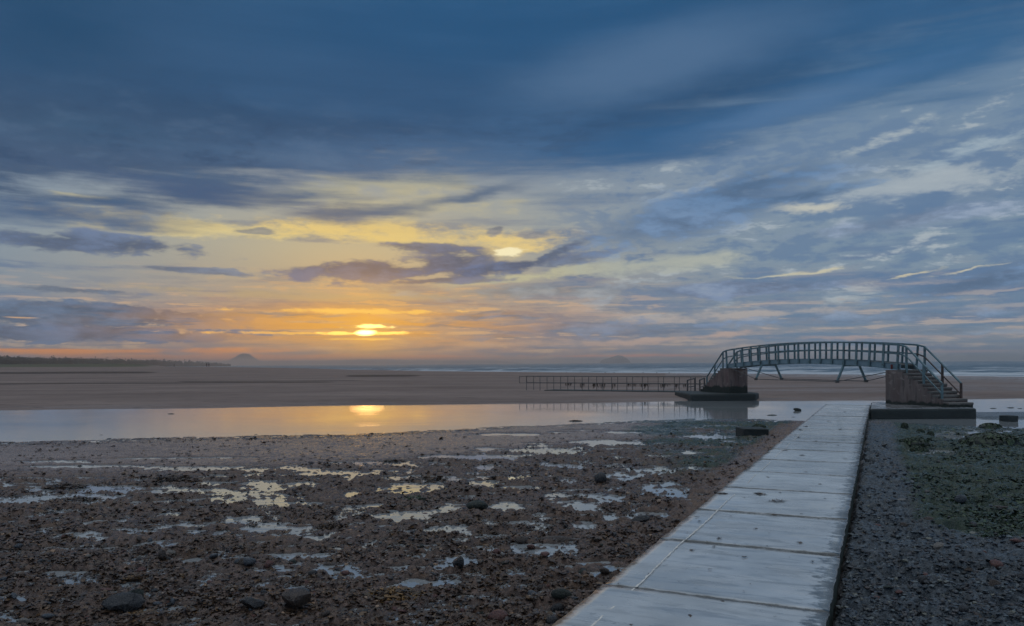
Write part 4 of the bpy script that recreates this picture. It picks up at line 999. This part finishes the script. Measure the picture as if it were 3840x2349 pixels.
NAMED = [  # px, py (base), half width px, kind, mesh, scale, label
 (440, 2300, 88, 'st_dark', 0, (1.2, 1, 1.3), 'large flat topped dark stone near the bottom left, a weedy lump beside it'),
 (492, 2300, 46, 'st_moss', 3, (1, 1, 1.5), 'knobbly weed covered lump leaning on the large dark stone at bottom left'),
 (1105, 2290, 62, 'st_brown', 2, (1, 1, 2.0), 'big angular brown stone with a wet shiny top, bottom edge left of centre'),
 (940, 2285, 50, 'st_dark', 2, (1, 1, 1.4), 'dark wedge shaped stone left of the big angular brown stone'),
 (1128, 2232, 30, 'st_blue', 1, (1, 1, 1.3), 'smooth dark grey cobble touching a red stone, above the big angular stone'),
 (1172, 2230, 22, 'st_red', 0, (1.1, 1, 1), 'dull red stone touching a smooth grey cobble, above the big angular stone'),
 (1292, 2166, 20, 'st_red', 2, (1, 1, 1.8), 'upright squarish brick red stone in the left foreground shingle'),
 (1250, 2132, 40, 'st_brown', 0, (1.3, .7, 1), 'long low brown stone behind the upright brick red stone'),
 (912, 2130, 40, 'st_blue', 1, (1.2, .8, 1), 'long rounded grey green stone in the left foreground'),
 (1004, 2130, 20, 'st_red', 3, (1, 1, 1.2), 'small peaked rusty stone right of the long grey green stone'),
 (525, 2172, 20, 'st_red', 3, (1, 1, 1.2), 'small blocky red stone beside amber weed in the left foreground'),
 (445, 2148, 22, 'st_brown', 1, (1, 1, 1.2), 'round brown cobble left of the amber weed'),
 (390, 2222, 28, 'st_red', 2, (1.3, .7, .8), 'long flat red stone above the large dark stone'),
 (165, 2260, 26, 'st_blue', 4, (1.2, .8, .7), 'flat pale blue grey pebble at far bottom left'),
 (587, 2276, 22, 'st_blue', 4, (1.1, .9, .8), 'smooth oval grey pebble right of the large dark stone'),
 (855, 2222, 14, 'st_pale', 1, (1, 1, 1), 'small pale domed pebble in the left shingle'),
 (1003, 2196, 15, 'st_pale', 1, (1, 1, 1), 'small buff pebble beside yellow green weed'),
 (1485, 2150, 22, 'st_blue', 0, (1, 1, 1.4), 'grey pointed stone left of the orange weed clump'),
 (1718, 2172, 22, 'st_dark', 3, (1, 1, 2.0), 'upright dark stone standing beside the orange weed clump'),
 (1866, 2338, 40, 'st_red', 1, (1.1, 1, 1.4), 'large dark red cobble at the bottom edge near the walkway'),
 (2110, 2262, 48, 'st_moss', 4, (1.3, .8, 1.3), 'long rounded dark stone against the left edge of the walkway'),
 (2150, 2268, 26, 'st_blue', 2, (1.2, .7, 1), 'flat grey slab of stone tucked below the long rounded stone by the walkway'),
 (2190, 2264, 20, 'st_moss', 0, (1.2, .8, .9), 'small greenish flat stone touching the walkway edge'),
 (2090, 2292, 26, 'st_dark', 3, (1, 1, 1.2), 'dark angular stone below the long rounded stone by the walkway'),
 (2072, 2335, 28, 'st_dark', 1, (1, 1, 1.3), 'dark cobble at the bottom edge touching the walkway'),
 (2090, 2032, 62, 'st_brown', 4, (1.5, .6, .9), 'long smooth log shaped stone lying beside a pool left of the walkway'),
 (1955, 2058, 22, 'st_brown', 1, (1, .9, 1.2), 'brown cobble standing at the edge of the pool by the log shaped stone'),
 (1990, 2066, 8, 'st_red', 3, (1, 1, 1.4), 'tiny red stone standing in the pool left of the walkway'),
 (1865, 2090, 20, 'st_red', 0, (1, 1, 1.4), 'red brown stone left of the pool with cobbles'),
 (1970, 2122, 20, 'st_dark', 3, (1, 1, 1.2), 'dark squarish stone below the pool with cobbles'),
 (2155, 2162, 16, 'st_dark', 1, (1, 1, 1.4), 'round dark stone standing in the pool nearest the walkway'),
 (2188, 2166, 18, 'st_moss', 1, (1, 1, 1.3), 'round greenish stone in the pool nearest the walkway'),
 (2205, 2126, 14, 'st_brown', 0, (1.2, 1, .8), 'thin brown stone at the middle of the pool nearest the walkway'),
 (2240, 2174, 14, 'st_dark', 2, (1.2, 1, .8), 'thin dark stone at the right of the pool nearest the walkway'),
 (2400, 1960, 46, 'st_dark', 0, (1.3, .9, 1), 'dark stone half buried beside the walkway edge'),
 (2342, 2080, 30, 'st_dark', 2, (1.2, .9, 1.2), 'dark flat stone against the walkway where a pool ends'),
 (2255, 1812, 28, 'st_dark', 1, (1, 1, 1.6), 'rounded dark boulder standing by pools in the middle distance'),
 (1790, 1912, 40, 'st_moss', 1, (1.2, 1, 1.2), 'humped dark stone right of the middle pool'),
 (1595, 1942, 24, 'st_red', 0, (1.2, 1, 1.2), 'red brown stone at the right end of the middle pool'),
 (3608, 1892, 22, 'st_blue', 1, (1, 1, 1.5), 'rounded light grey boulder on the green weed right of the walkway'),
 (3380, 1896, 22, 'st_pale', 2, (1.3, .8, .6), 'flat buff stone right of the walkway at the edge of the green weed'),
 (3760, 1920, 26, 'st_brown', 0, (1.3, .8, .8), 'flat brown stone at the right edge of the green weed'),
 (3362, 2212, 20, 'st_pale', 4, (1.2, .9, .8), 'pale grey oval pebble right of the walkway near the bottom'),
 (3260, 2228, 18, 'st_red', 3, (1, 1, 1.1), 'left of two small red stones right of the walkway'),
 (3290, 2232, 15, 'st_red', 1, (1, 1, 1.2), 'right of two small red stones right of the walkway'),
 (3376, 2236, 20, 'st_red', 0, (1.1, .9, 1), 'dark red stone just below the pale oval pebble'),
 (3280, 2098, 34, 'st_blue', 4, (1.4, .7, .7), 'smooth grey stone lying near the right edge of the walkway'),
 (3278, 2134, 14, 'st_moss', 3, (1, 1, 1.4), 'small dark upright stone near the walkway, below a smooth grey one'),
 (3545, 2134, 16, 'st_dark', 1, (1.2, 1, 1), 'dark rounded pebble on the shingle, right foreground'),
 (3475, 2344, 20, 'st_red', 1, (1.2, 1, .9), 'red stone cut by the bottom edge right of the walkway'),
 (3825, 2040, 34, 'st_red', 2, (1.3, .9, 1), 'reddish stone at the right edge of the shingle'),
]
for px, py, hw, kind, i, sc, lab in NAMED:
    g = on_px(px, py); put_stone(g.x, g.y + hw * g.y / F * 0.4, hw * g.y / F * 1.05 / max(0.9, sc[0] * .9), kind, i, lab, rz=random.uniform(-.3, .3), sc=sc, sink=0.2, tilt=.06)
# many alike stones: nearest and largest ones singly
LOOSE = []
def slot(px_u):
    return 'left' if px_u < 0 else 'right'
for side, num in (('left', 175), ('right', 60)):
    k = 0
    while k < num:
        if side == 'left': px = random.uniform(-30, 2500); py = 1960 + 400 * random.random() ** 0.75
        else: px = random.uniform(3060, 3860); py = 1900 + 450 * random.random() ** 0.8
        g = on_px(px, py); s = walk_s(g.x, g.y)
        if side == 'left' and s > W_L - 0.12: continue
        if side == 'right' and s < W_R + 0.08: continue
        kind = random.choices(['st_dark', 'st_brown', 'st_red', 'st_pale', 'st_blue', 'st_moss'], [5, 4, 2.2, 0.9, 2.2, 1.0])[0]
        size = random.choice([0.030, 0.036, 0.042, 0.05, 0.06, 0.075]) * random.uniform(0.85, 1.15) * (g.y / 8) ** 0.6
        where = 'wet shingle left of the walkway' if side == 'left' else 'shingle right of the walkway'
        o = put_stone(g.x, g.y, size, kind, random.randrange(5), 'small %s stone lying loose on the %s' % (COLN[kind], where),
                  '%s stones on the shingle %s of the walkway' % (COLN[kind], side), sc=(1, 1, random.uniform(.7, 1.3)), sink=0.3, tilt=.22)
        o['colour'] = COLN[kind]; LOOSE.append(o)
        k += 1

LANDMARKS = [(440, 2300, 'the large flat topped stone at bottom left'), (1105, 2290, 'the big angular brown stone'), (1292, 2166, 'the upright brick red stone'), (912, 2130, 'the long grey green stone'),
             (1470, 2252, 'the amber seaweed clump'), (1800, 2165, 'the orange brown seaweed clump'), (1866, 2338, 'the dark red cobble at the bottom edge'), (2110, 2262, 'the long stone against the walkway'),
             (2030, 2060, 'the pool with cobbles'), (1485, 2150, 'the grey pointed stone'), (505, 2168, 'the amber weed among red stones'), (3362, 2212, 'the pale oval pebble'), (3608, 1892, 'the light grey boulder'),
             (3280, 2098, 'the smooth grey stone near the walkway'), (3825, 2040, 'the reddish stone at the right edge'), (1520, 1935, 'the middle pool'), (3380, 1896, 'the flat buff stone')]
for px, py, nm in LANDMARKS:
    g = on_px(px, py); best = {}
    for o in LOOSE:
        if o.get('own'): continue
        dx_, dy_ = o.location.x - g.x, o.location.y - g.y; dist_ = math.hypot(dx_, dy_)
        if dist_ < 0.12 or dist_ > 1.6: continue
        way = ('right of' if dx_ > 0 else 'left of') if abs(dx_) > abs(dy_) * 0.5 else ('beyond' if dy_ > 0 else 'in front of')
        k = (o['colour'], way)
        if k not in best or dist_ < best[k][0]: best[k] = (dist_, o)
    for (c, way), (_, o) in best.items():
        o['label'] = 'nearest small %s stone %s %s' % (c, way, nm); o['own'] = 1
for o in LOOSE:
    del o['colour']
    if o.get('own'): del o['own']

# loose shingle, too many to count
def ico(sub):
    b = bmesh.new(); bmesh.ops.create_icosphere(b, subdivisions=sub, radius=1); b.verts.ensure_lookup_table()
    V = np.array([v.co[:] for v in b.verts]); Fc = np.array([[v.index for v in f.verts] for f in b.faces]); b.free(); return V, Fc
def scatter(name, n, pxr, pyr, side, smin, smax, rng, pw=1.0, flat=(0.22, 0.6), sub=1, keep=None, zoff=0.0):
    px = rng.uniform(*pxr, n); py = pyr[0] + (pyr[1] - pyr[0]) * rng.random(n) ** pw
    u = (px - 1920) / F; v = (HOR - py) / F - ROLL * u; u = u + ROLL * (HOR - py) / F
    t = (-0.36 - EYE) / v; 
    for _ in range(3):
        z = near_z(u * t, t)[0]; t = (z - EYE) / v
    x = u * t; y = t; z, d, bar, right, pit = near_z(x, y); s = walk_s(x, y)
    ok = (s < W_L - 0.03) if side == 'left' else (s > W_R + 0.04)
    ok &= (d > 0.3)
    if keep is not None: ok &= keep(x, y, z, d, bar, pit, rng.random(n))
    x, y, z = x[ok], y[ok], z[ok]; n = len(x)
    V0, F0 = ico(sub); size = (smin + (smax - smin) * rng.random(n) ** 2.2) * (y / 8) ** 0.75
    S = np.stack([size, size * rng.uniform(0.5, 0.95, n), size * rng.uniform(*flat, n)], -1)
    P = V0[None] * rng.uniform(0.72, 1.2, (n, len(V0), 1)) * S[:, None, :]
    a = rng.random(n) * 6.283; tx = rng.normal(0, .35, n); ca, sa = np.cos(a)[:, None], np.sin(a)[:, None]; ct, st = np.cos(tx)[:, None], np.sin(tx)[:, None]
    Y1 = P[..., 1] * ct - P[..., 2] * st; Z1 = P[..., 1] * st + P[..., 2] * ct
    Pn = np.stack([P[..., 0] * ca - Y1 * sa, P[..., 0] * sa + Y1 * ca, Z1], -1) + np.stack([x, y, z + size * 0.10 + zoff], -1)[:, None, :]
    Fc = F0[None] + (np.arange(n) * len(V0))[:, None, None]
    return np_mesh(name, Pn.reshape(-1, 3), Fc.reshape(-1, 3), False)
rg = np.random.default_rng(3)
keepl = lambda x, y, z, d, bar, pit, r: (r > bar * 0.96) & (r > pit * 0.9) & (r * 0.95 < 0.10 + 0.7 * sstep(vnoise(x * 0.9, y * 1.1, 94), 0.35, 0.7) - 0.30 * sstep(y, 8.5, 13.5))
me = scatter('shingle', 34000, (-60, 3000), (1690, 2365), 'left', 0.010, 0.040, rg, 0.72, keep=keepl)
tag(link('shingle', me, M['pebble']), 'loose dark wet shingle and shell bits left of the walkway', 'shingle', kind='stuff')
me = scatter('shingle', 15000, (3050, 3900), (1640, 2365), 'right', 0.010, 0.040, rg, 0.75, keep=lambda x, y, z, d, bar, pit, r: (r > pit * .7) & (r > 0.25 + 0.72 * np.clip(algae(x, y), 0, 1)) & (vnoise(x * 1.1, y * 1.3, 95) + 0.35 * r > 0.38))
tag(link('shingle', me, M['pebble_blue']), 'loose grey shingle right of the walkway', 'shingle', kind='stuff')

# torn weed scraps strewn over mud
def flakes(name, n, pxr, pyr, side, smin, smax, rng, pw, keep, wide=(.15, .45), lift=0.10):
    px = rng.uniform(*pxr, n); py = pyr[0] + (pyr[1] - pyr[0]) * rng.random(n) ** pw
    u = (px - 1920) / F; v = (HOR - py) / F - ROLL * u; u = u + ROLL * (HOR - py) / F
    t = (-0.36 - EYE) / v
    for _ in range(3):
        z = near_z(u * t, t)[0]; t = (z - EYE) / v
    x = u * t; y = t; z, d, bar, right, pit = near_z(x, y); s = walk_s(x, y)
    ok = (s < W_L - 0.05) if side == 'left' else (s > W_R + 0.06)
    ok &= (d > 0.15) & keep(x, y, z, d, bar, pit, rng.random(n))
    x, y, z = x[ok], y[ok], z[ok]; n = len(x)
    L = (smin + (smax - smin) * rng.random(n) ** 2) * (y / 9) ** 0.7; a = rng.random(n) * 6.283; w = L * rng.uniform(*wide, n)
    V = np.zeros((n, 8, 3))
    for k in range(4):
        f = k / 3; wob = rng.normal(0, .22, n) * L
        bx = x + np.cos(a) * L * (f - .5) - np.sin(a) * wob * .5; by = y + np.sin(a) * L * (f - .5) + np.cos(a) * wob * .5
        bz = np.maximum(z, ZW) + np.abs(rng.normal(0, lift, n)) * L + 0.003
        for sgn, idx in ((-1, 2 * k), (1, 2 * k + 1)):
            ww = w * (0.5, 1, .85, .2)[k] * sgn
            V[:, idx, 0] = bx - np.sin(a) * ww; V[:, idx, 1] = by + np.cos(a) * ww; V[:, idx, 2] = bz + rng.normal(0, lift, n) * L
    F0 = np.array([[0, 1, 3, 2], [2, 3, 5, 4], [4, 5, 7, 6]])
    return np_mesh(name, V.reshape(-1, 3), (F0[None] + (np.arange(n) * 8)[:, None, None]).reshape(-1, 4))
patch = lambda x, y: vnoise(x * 0.9, y * 1.3, 91)
me = flakes('strewn_seaweed', 60000, (-60, 3050), (1610, 2365), 'left', 0.015, 0.085, rg, 0.8, lambda x, y, z, d, bar, pit, r: (r > bar * .80) & (r > pit * .95) & (patch(x, y) + r * .4 > .50))
tag(link('strewn_seaweed', me, M['weed']), 'torn brown seaweed strewn over the mud left of the walkway', 'seaweed', kind='stuff')
me = flakes('strewn_seaweed', 20000, (3150, 3900), (1610, 2020), 'right', 0.02, 0.15, rg, 0.8, lambda x, y, z, d, bar, pit, r: (r > pit * 1.25) & (walk_s(x, y) > W_R + 0.7 + r * .8) & (algae(x, y) > .35) & (patch(x, y) + r * .4 > .45), (.05, .16), 0.06)
tag(link('strewn_seaweed', me, M['weed_green']), 'dark green seaweed matted over the shore right of the walkway', 'seaweed', kind='stuff')

# ------------------------------------------------------------------ seaweed clumps, blocks, boulders
WC = {c: [weed_mesh('seaweed_clump', 620, 1.0, 0.7, 0.30, 0.15, 200 + i + len(c), flat=0.35) for i in range(3)] for c in ('weed', 'weed_amber', 'weed_green')}
for c, l in WC.items():
    for me in l: me.materials.append(M[c])
def clump(px, py, hw, c, i, label, h=1.0, group=None):
    g = on_px(px, py); s = hw * g.y / F
    o = link('seaweed_clump', WC[c][i % 3], None); o.location = (g.x, g.y + 0.3 * s, near_h(g.x, g.y + 0.3 * s) - 0.005); o.scale = (s, s, s * h); o.rotation_euler = (0, 0, random.uniform(-.4, .4))
    return tag(o, label, 'seaweed', group)
for a in [(1470, 2252, 120, 'weed_amber', 0, 'large tangled amber brown seaweed clump in the foreground shingle', .8), (1800, 2165, 80, 'weed_amber', 1, 'bright orange brown seaweed clump beside an upright dark stone', .7),
          (1240, 1985, 60, 'weed', 2, 'olive brown seaweed mound left of the middle pool', 1.1), (1560, 1868, 60, 'weed_green', 1, 'small dark green seaweed mound below the brightest pool', 1.0),
          (1470, 1738, 85, 'weed', 0, 'flat brown seaweed heap at the left end of the long pool', .5), (1600, 1800, 120, 'weed', 1, 'dark seaweed heap splitting the brightest pool', .7),
          (1180, 2110, 70, 'weed', 2, 'low brown seaweed heap in the left foreground', .6), (230, 1835, 80, 'weed', 0, 'flat brown seaweed heap in the wet ground at far left', .5),
          (640, 1815, 110, 'weed', 1, 'long dark seaweed heap above the left drainage pool', .45), (270, 1880, 90, 'weed', 2, 'dark seaweed mound below the left drainage pool', .55),
          (505, 2168, 40, 'weed_amber', 2, 'small amber seaweed scrap among red stones', .6), (1740, 1850, 100, 'weed', 0, 'broad dark seaweed heap right of the brightest pool', .6),
          (700, 2130, 60, 'weed_amber', 1, 'rusty seaweed patch in the left foreground', .4), (520, 2325, 60, 'weed_amber', 0, 'ochre seaweed on the lump beside the large dark stone', .5)]:
    px, py, hw, c, i, lab, h = a; clump(px, py, hw, c, i, lab, h)
def mound(px, py, hw, hgt, seed, m, label, cat='seaweed mound', name='seaweed_mound', weed='weed_green', dep=0.7, sy=1):
    g = on_px(px, py); s = hw * g.y / F; root = empty(name, (g.x, g.y + s * dep * .6, near_h(g.x, g.y + s * .4) - 0.03))
    b = bmesh.new(); bmesh.ops.create_icosphere(b, subdivisions=3, radius=1)
    for v in b.verts:
        n = float(fbm(np.array([v.co.x * 1.6 + seed]), np.array([v.co.y * 1.6 + v.co.z]), 4, seed)[0]); v.co *= 1 + 0.55 * n
        v.co = Vector((v.co.x * s, v.co.y * s * dep, v.co.z * hgt))
    me = bpy.data.meshes.new('body'); b.to_mesh(me); b.free(); me.polygons.foreach_set('use_smooth', [True] * len(me.polygons))
    link('body', me, m, root)
    w = weed_mesh('weed_cover', 500, s * .95, s * dep * .95, hgt * 0.9, s * 0.15, seed + 5, flat=0.3)
    co = np.zeros(len(w.vertices) * 3, np.float32); w.vertices.foreach_get('co', co); co = co.reshape(-1, 3)
    rr = np.clip(1 - (co[:, 0] / s) ** 2 - (co[:, 1] / (s * dep)) ** 2, 0, 1); co[:, 2] = hgt * np.sqrt(rr) * 0.95 + (co[:, 2] % 0.06)
    w.vertices.foreach_set('co', co.ravel()); w.update()
    o = link('weed_cover', w, M[weed], root); o['kind'] = 'stuff'
    return tag(root, label, cat)
mound(3440, 1668, 58, 0.15, 3, M['st_moss'], 'green weed covered mound right of the walkway, left of the pools')
mound(3455, 1700, 36, 0.12, 4, M['st_moss'], 'low green weed mound just below the first mound right of the walkway')
mound(3745, 1672, 110, 0.32, 5, M['st_moss'], 'broad green weed covered mound near the right edge')
mound(3395, 1608, 14, 0.12, 6, M['st_moss'], 'small round weedy lump in front of the right platform')
mound(3455, 1628, 16, 0.14, 7, M['st_moss'], 'left of two dark weedy lumps in the wet ground before the right platform')
mound(3492, 1632, 14, 0.13, 8, M['st_moss'], 'right of two dark weedy lumps in the wet ground before the right platform')
mound(3725, 1606, 42, 0.16, 9, M['st_moss'], 'dark weedy rock at the water edge beside the right platform')
mound(2850, 1604, 28, 0.17, 10, M['st_moss'], 'rounded weedy rock just behind the dark concrete block left of the walkway')
mound(2160, 1586, 34, 0.12, 12, M['st_moss'], 'small weedy hump on the near bank of the channel', weed='weed')
def block(px0, px1, py_t, py_b, label, dep, z=None):
    a = on_px(px0, py_b); b_ = gz(px1, py_b, a.z); zt = gy(px0, py_t, a.y).z
    c = Vector(((a.x + b_.x) / 2, a.y + dep / 2, 0)); mb = MB().box((0, 0, (zt + a.z - .12) / 2), ((b_ - a).length, dep, zt - a.z + .12)); mb.bevel(0.03, 2)
    me = mb.mesh('concrete_block'); rr = random.Random(px0)
    for v in me.vertices: v.co += Vector((rr.uniform(-.02, .02), rr.uniform(-.02, .02), rr.uniform(-.015, .015)))
    o = link('concrete_block', me, M['base']); o.location = c; o.rotation_euler = (0, 0, rr.uniform(-.12, .12))
    return tag(o, label, 'block')
block(2786, 2884, 1609, 1641, 'dark mossy concrete block on the mud left of the walkway', 0.75)
block(3776, 3820, 1561, 1583, 'dark weedy block standing in the pool at the right edge', 0.5)
def floater(px, py, hw, label, flat=0.25, kind='st_moss', i=4):
    g = gz(px, py, ZW); s = hw * g.y / F
    o = link('floating_weed', ST[kind][i], None); o.scale = (s, s * .4, s * flat); o.location = (g.x, g.y, ZW + s * flat * .12)
    return tag(o, label, 'seaweed', 'weed and driftwood scraps in the channel')
o = put_stone(*gz(2990, 1541, ZW)[:2], 0.20, 'st_moss', 1, 'small dark rock standing in the channel left of the walkway end', z=ZW + 0.01, rz=.2, sc=(1.2, .8, 1.0)); o.name = 'rock'
for px, py, hw, lab in [(642, 1553, 17, 'dark driftwood stick floating in the channel under the far bank at left'), (2895, 1558, 24, 'thin dark weed raft floating below the rock in the channel'), (2975, 1565, 9, 'small weed scrap floating nearest the walkway in the channel'),
                        (3725, 1532, 16, 'left weed scrap floating behind the right platform'), (3790, 1530, 18, 'middle weed scrap floating behind the right platform'), (3825, 1533, 12, 'weed scrap floating at the right edge of the channel'),
                        (380, 1632, 9, 'weed scrap floating near the bank at left'), (960, 1630, 9, 'weed scrap floating near the bank, right of the left one'), (410, 1645, 12, 'weed tuft on the water edge at left'), (2530, 1577, 12, 'weed scrap at the near water edge in the middle')]:
    floater(px, py, hw, lab)

# scraps lying on the slabs
scrap_me = [weed_mesh('seaweed_scrap', 9, 1.0, 0.6, 0.25, 0.9, 400 + i, flat=.2) for i in range(4)]
for me in scrap_me: me.materials.append(M['weed'])
spray_me = weed_mesh('seaweed_clump', 70, 0.75, 0.5, 0.10, 0.55, 431, flat=.08, wr=(0.015, 0.05)); spray_me.materials.append(M['weed'])
def scrap(px, py, hw, label, group=None, big=False):
    g = gz(px, py, 0.006); s = hw * g.y / F
    if not (W_L + .02 < walk_s(g.x, g.y) < W_R - .02): return
    me = (spray_me if hw > 30 else WC['weed'][1]) if big else random.choice(scrap_me)
    o = link('seaweed_scrap', me, None); o.location = (g.x, g.y, 0.008); o.scale = (s, s, s * (.6 if big else .6)); o.rotation_euler = (0, 0, random.uniform(0, 6.28) if not big else .1)
    tag(o, label, 'seaweed', group)
scrap(2915, 1880, 40, 'wide thin spray of dark seaweed spread on the fifth walkway slab', big=True)
scrap(3008, 1708, 10, 'small dark lump of seaweed on the walkway, middle distance', big=True)
scrap(2708, 1852, 20, 'reddish seaweed scrap at the left edge of the walkway', big=True)
scrap(3075, 1816, 7, 'dark crumpled scrap near the right side of the walkway', big=True)
for px, py, hw in [(2790, 2088, 10), (2594, 2062, 11), (2678, 2050, 8), (3052, 2106, 10), (2664, 2134, 7), (2995, 2034, 12), (2698, 2020, 12), (2652, 2031, 4), (2755, 2041, 4), (2876, 2047, 4), (3112, 2030, 5), (3123, 2009, 3), (2834, 1982, 8),
                   (2623, 1955, 8), (2610, 1939, 7), (2590, 1954, 3), (2578, 1996, 3), (2750, 1914, 3), (3004, 1927, 4), (2906, 1931, 14), (3068, 1946, 4), (3124, 1907, 5), (2926, 1848, 5), (2860, 1854, 24), (2790, 1866, 4), (3093, 1870, 5),
                   (2814, 2190, 4), (2434, 2152, 5), (2320, 2188, 6), (2790, 2218, 4), (2706, 2254, 8), (2714, 2256, 6), (2365, 2343, 8), (2590, 2310, 10), (2922, 2300, 2), (2885, 2000, 3), (2995, 1640, 8), (3060, 1655, 7), (2945, 1690, 9),
                   (3140, 1670, 6), (3150, 1610, 8), (3020, 1600, 10), (3110, 1580, 8), (3200, 1640, 5), (3170, 1720, 7), (2880, 1790, 6), (3020, 1770, 6), (2996, 1612, 12), (3090, 1560, 6), (3170, 1545, 6), (2740, 1935, 4), (2960, 2090, 3)]:
    scrap(px, py, hw, 'tiny dark seaweed scrap lying on the wet walkway slabs', 'tiny seaweed scraps on the walkway')

# ------------------------------------------------------------------ walkers and birds
def person(px_f, py_f, Y, h, lean, stride, label, facing):
    b = bpy.data.meshes.new('person')
    V = [(0, 0, .52), (0, 0, .66), (0, 0, .80), (0, 0, .86), (.01, 0, .945), (0, .055, .50), (stride * .5, .055, .27), (stride * .9, .055, .02), (stride * .9 + .08, .06, .01), (0, -.055, .50), (-stride * .3, -.055, .27), (-stride, -.055, .03), (-stride + .07, -.06, .01),
         (0, .11, .80), (-.02, .14, .63), (.06, .13, .48), (0, -.11, .80), (.03, -.14, .63), (.09, -.13, .49)]
    E = [(0, 1), (1, 2), (2, 3), (3, 4), (0, 5), (5, 6), (6, 7), (7, 8), (0, 9), (9, 10), (10, 11), (11, 12), (2, 13), (13, 14), (14, 15), (2, 16), (16, 17), (17, 18)]
    b.from_pydata([Vector(v) * h for v in V], E, [])
    o = link('person', b, M['cloth'])
    sk = o.modifiers.new('skin', 'SKIN'); rad = [.075, .08, .085, .035, .062, .055, .042, .03, .024, .055, .042, .03, .024, .04, .032, .022, .04, .032, .022]
    for i, r_ in enumerate(rad): b.skin_vertices[0].data[i].radius = (r_ * h, r_ * h)
    b.skin_vertices[0].data[0].use_root = True
    o.modifiers.new('sub', 'SUBSURF').levels = 1
    g = gy(px_f, py_f, Y); o.location = (g.x, g.y, float(sand_z(np.array([g.x]), np.array([g.y]))[0][0])); o.rotation_euler = (0, 0, facing)
    return tag(o, label, 'person')
person(775, 1376, 345, 1.72, 0, .17, 'left of two far walkers in dark clothes crossing the sand crest', -1.2)
person(783.5, 1376, 345, 1.66, 0, .12, 'right of two far walkers in dark clothes crossing the sand crest', -1.4)
person(653, 1374, 340, 1.6, 0, .1, 'faint far figure standing on the sand left of the two walkers', .4)
def bird(loc, s, label, wing=.35, rz=0.5):
    b = bmesh.new(); bmesh.ops.create_icosphere(b, subdivisions=2, radius=1)
    for v in b.verts: v.co = Vector((v.co.x * .45 * (1 - .25 * v.co.x), v.co.y * .14, v.co.z * .14 + .04 * v.co.x))
    for sg in (-1, 1):
        q = [b.verts.new(c) for c in ((.15, sg * .08, .05), (.1, sg * .55, wing), (-.05, sg * 1.05, wing * .75), (-.12, sg * .5, wing * .85), (-.18, sg * .08, .05))]
        b.faces.new(q)
    q = [b.verts.new(c) for c in ((-.35, -.04, 0), (-.35, .04, 0), (-.65, .12, 0), (-.65, -.12, 0))]; b.faces.new(q)
    me = bpy.data.meshes.new('bird'); b.to_mesh(me); b.free()
    o = link('bird', me, M['bird']); o.location = loc; o.scale = (s, s, s); o.rotation_euler = (0, 0, rz)
    return tag(o, label, 'bird')
bird(gy(1384, 1177, 60), 0.10, 'tiny dark bird flying above the sun')
for i, px in enumerate((2125, 2178, 2270, 2303, 2412, 2463, 2510)):
    Y = float(YS(np.array([(px - 1920) / F]))[0]) - 6; x = (px - 1920) / F * Y
    o = bird((x, Y, float(sand_z(np.array([x]), np.array([Y]))[0][0]) + .12), .34, '%s from the left of the tiny wading birds at the sea edge' % ORD[i], .06, random.uniform(-.5, .5)); o['group'] = 'wading birds at the sea edge'

# ------------------------------------------------------------------ evening haze over sand and sea
HAZE = True
if HAZE:
    m = bpy.data.materials.new('haze'); m.use_nodes = True; t = NT(m.node_tree)
    for n in list(t.n): t.n.remove(n)
    out = t.new('ShaderNodeOutputMaterial'); v = t.new('ShaderNodeVolumePrincipled')
    v.inputs['Color'].default_value = (1.0, 0.88, 0.80, 1); v.inputs['Density'].default_value = 0.00036; v.inputs['Anisotropy'].default_value = 0.78
    t.l.new(v.outputs[0], out.inputs['Volume'])
    mb = MB().box((0, 7300, 22), (29000, 16000, 51))
    o = mb.build('haze', m); o['kind'] = 'stuff'; o['label'] = 'thin evening sea haze'
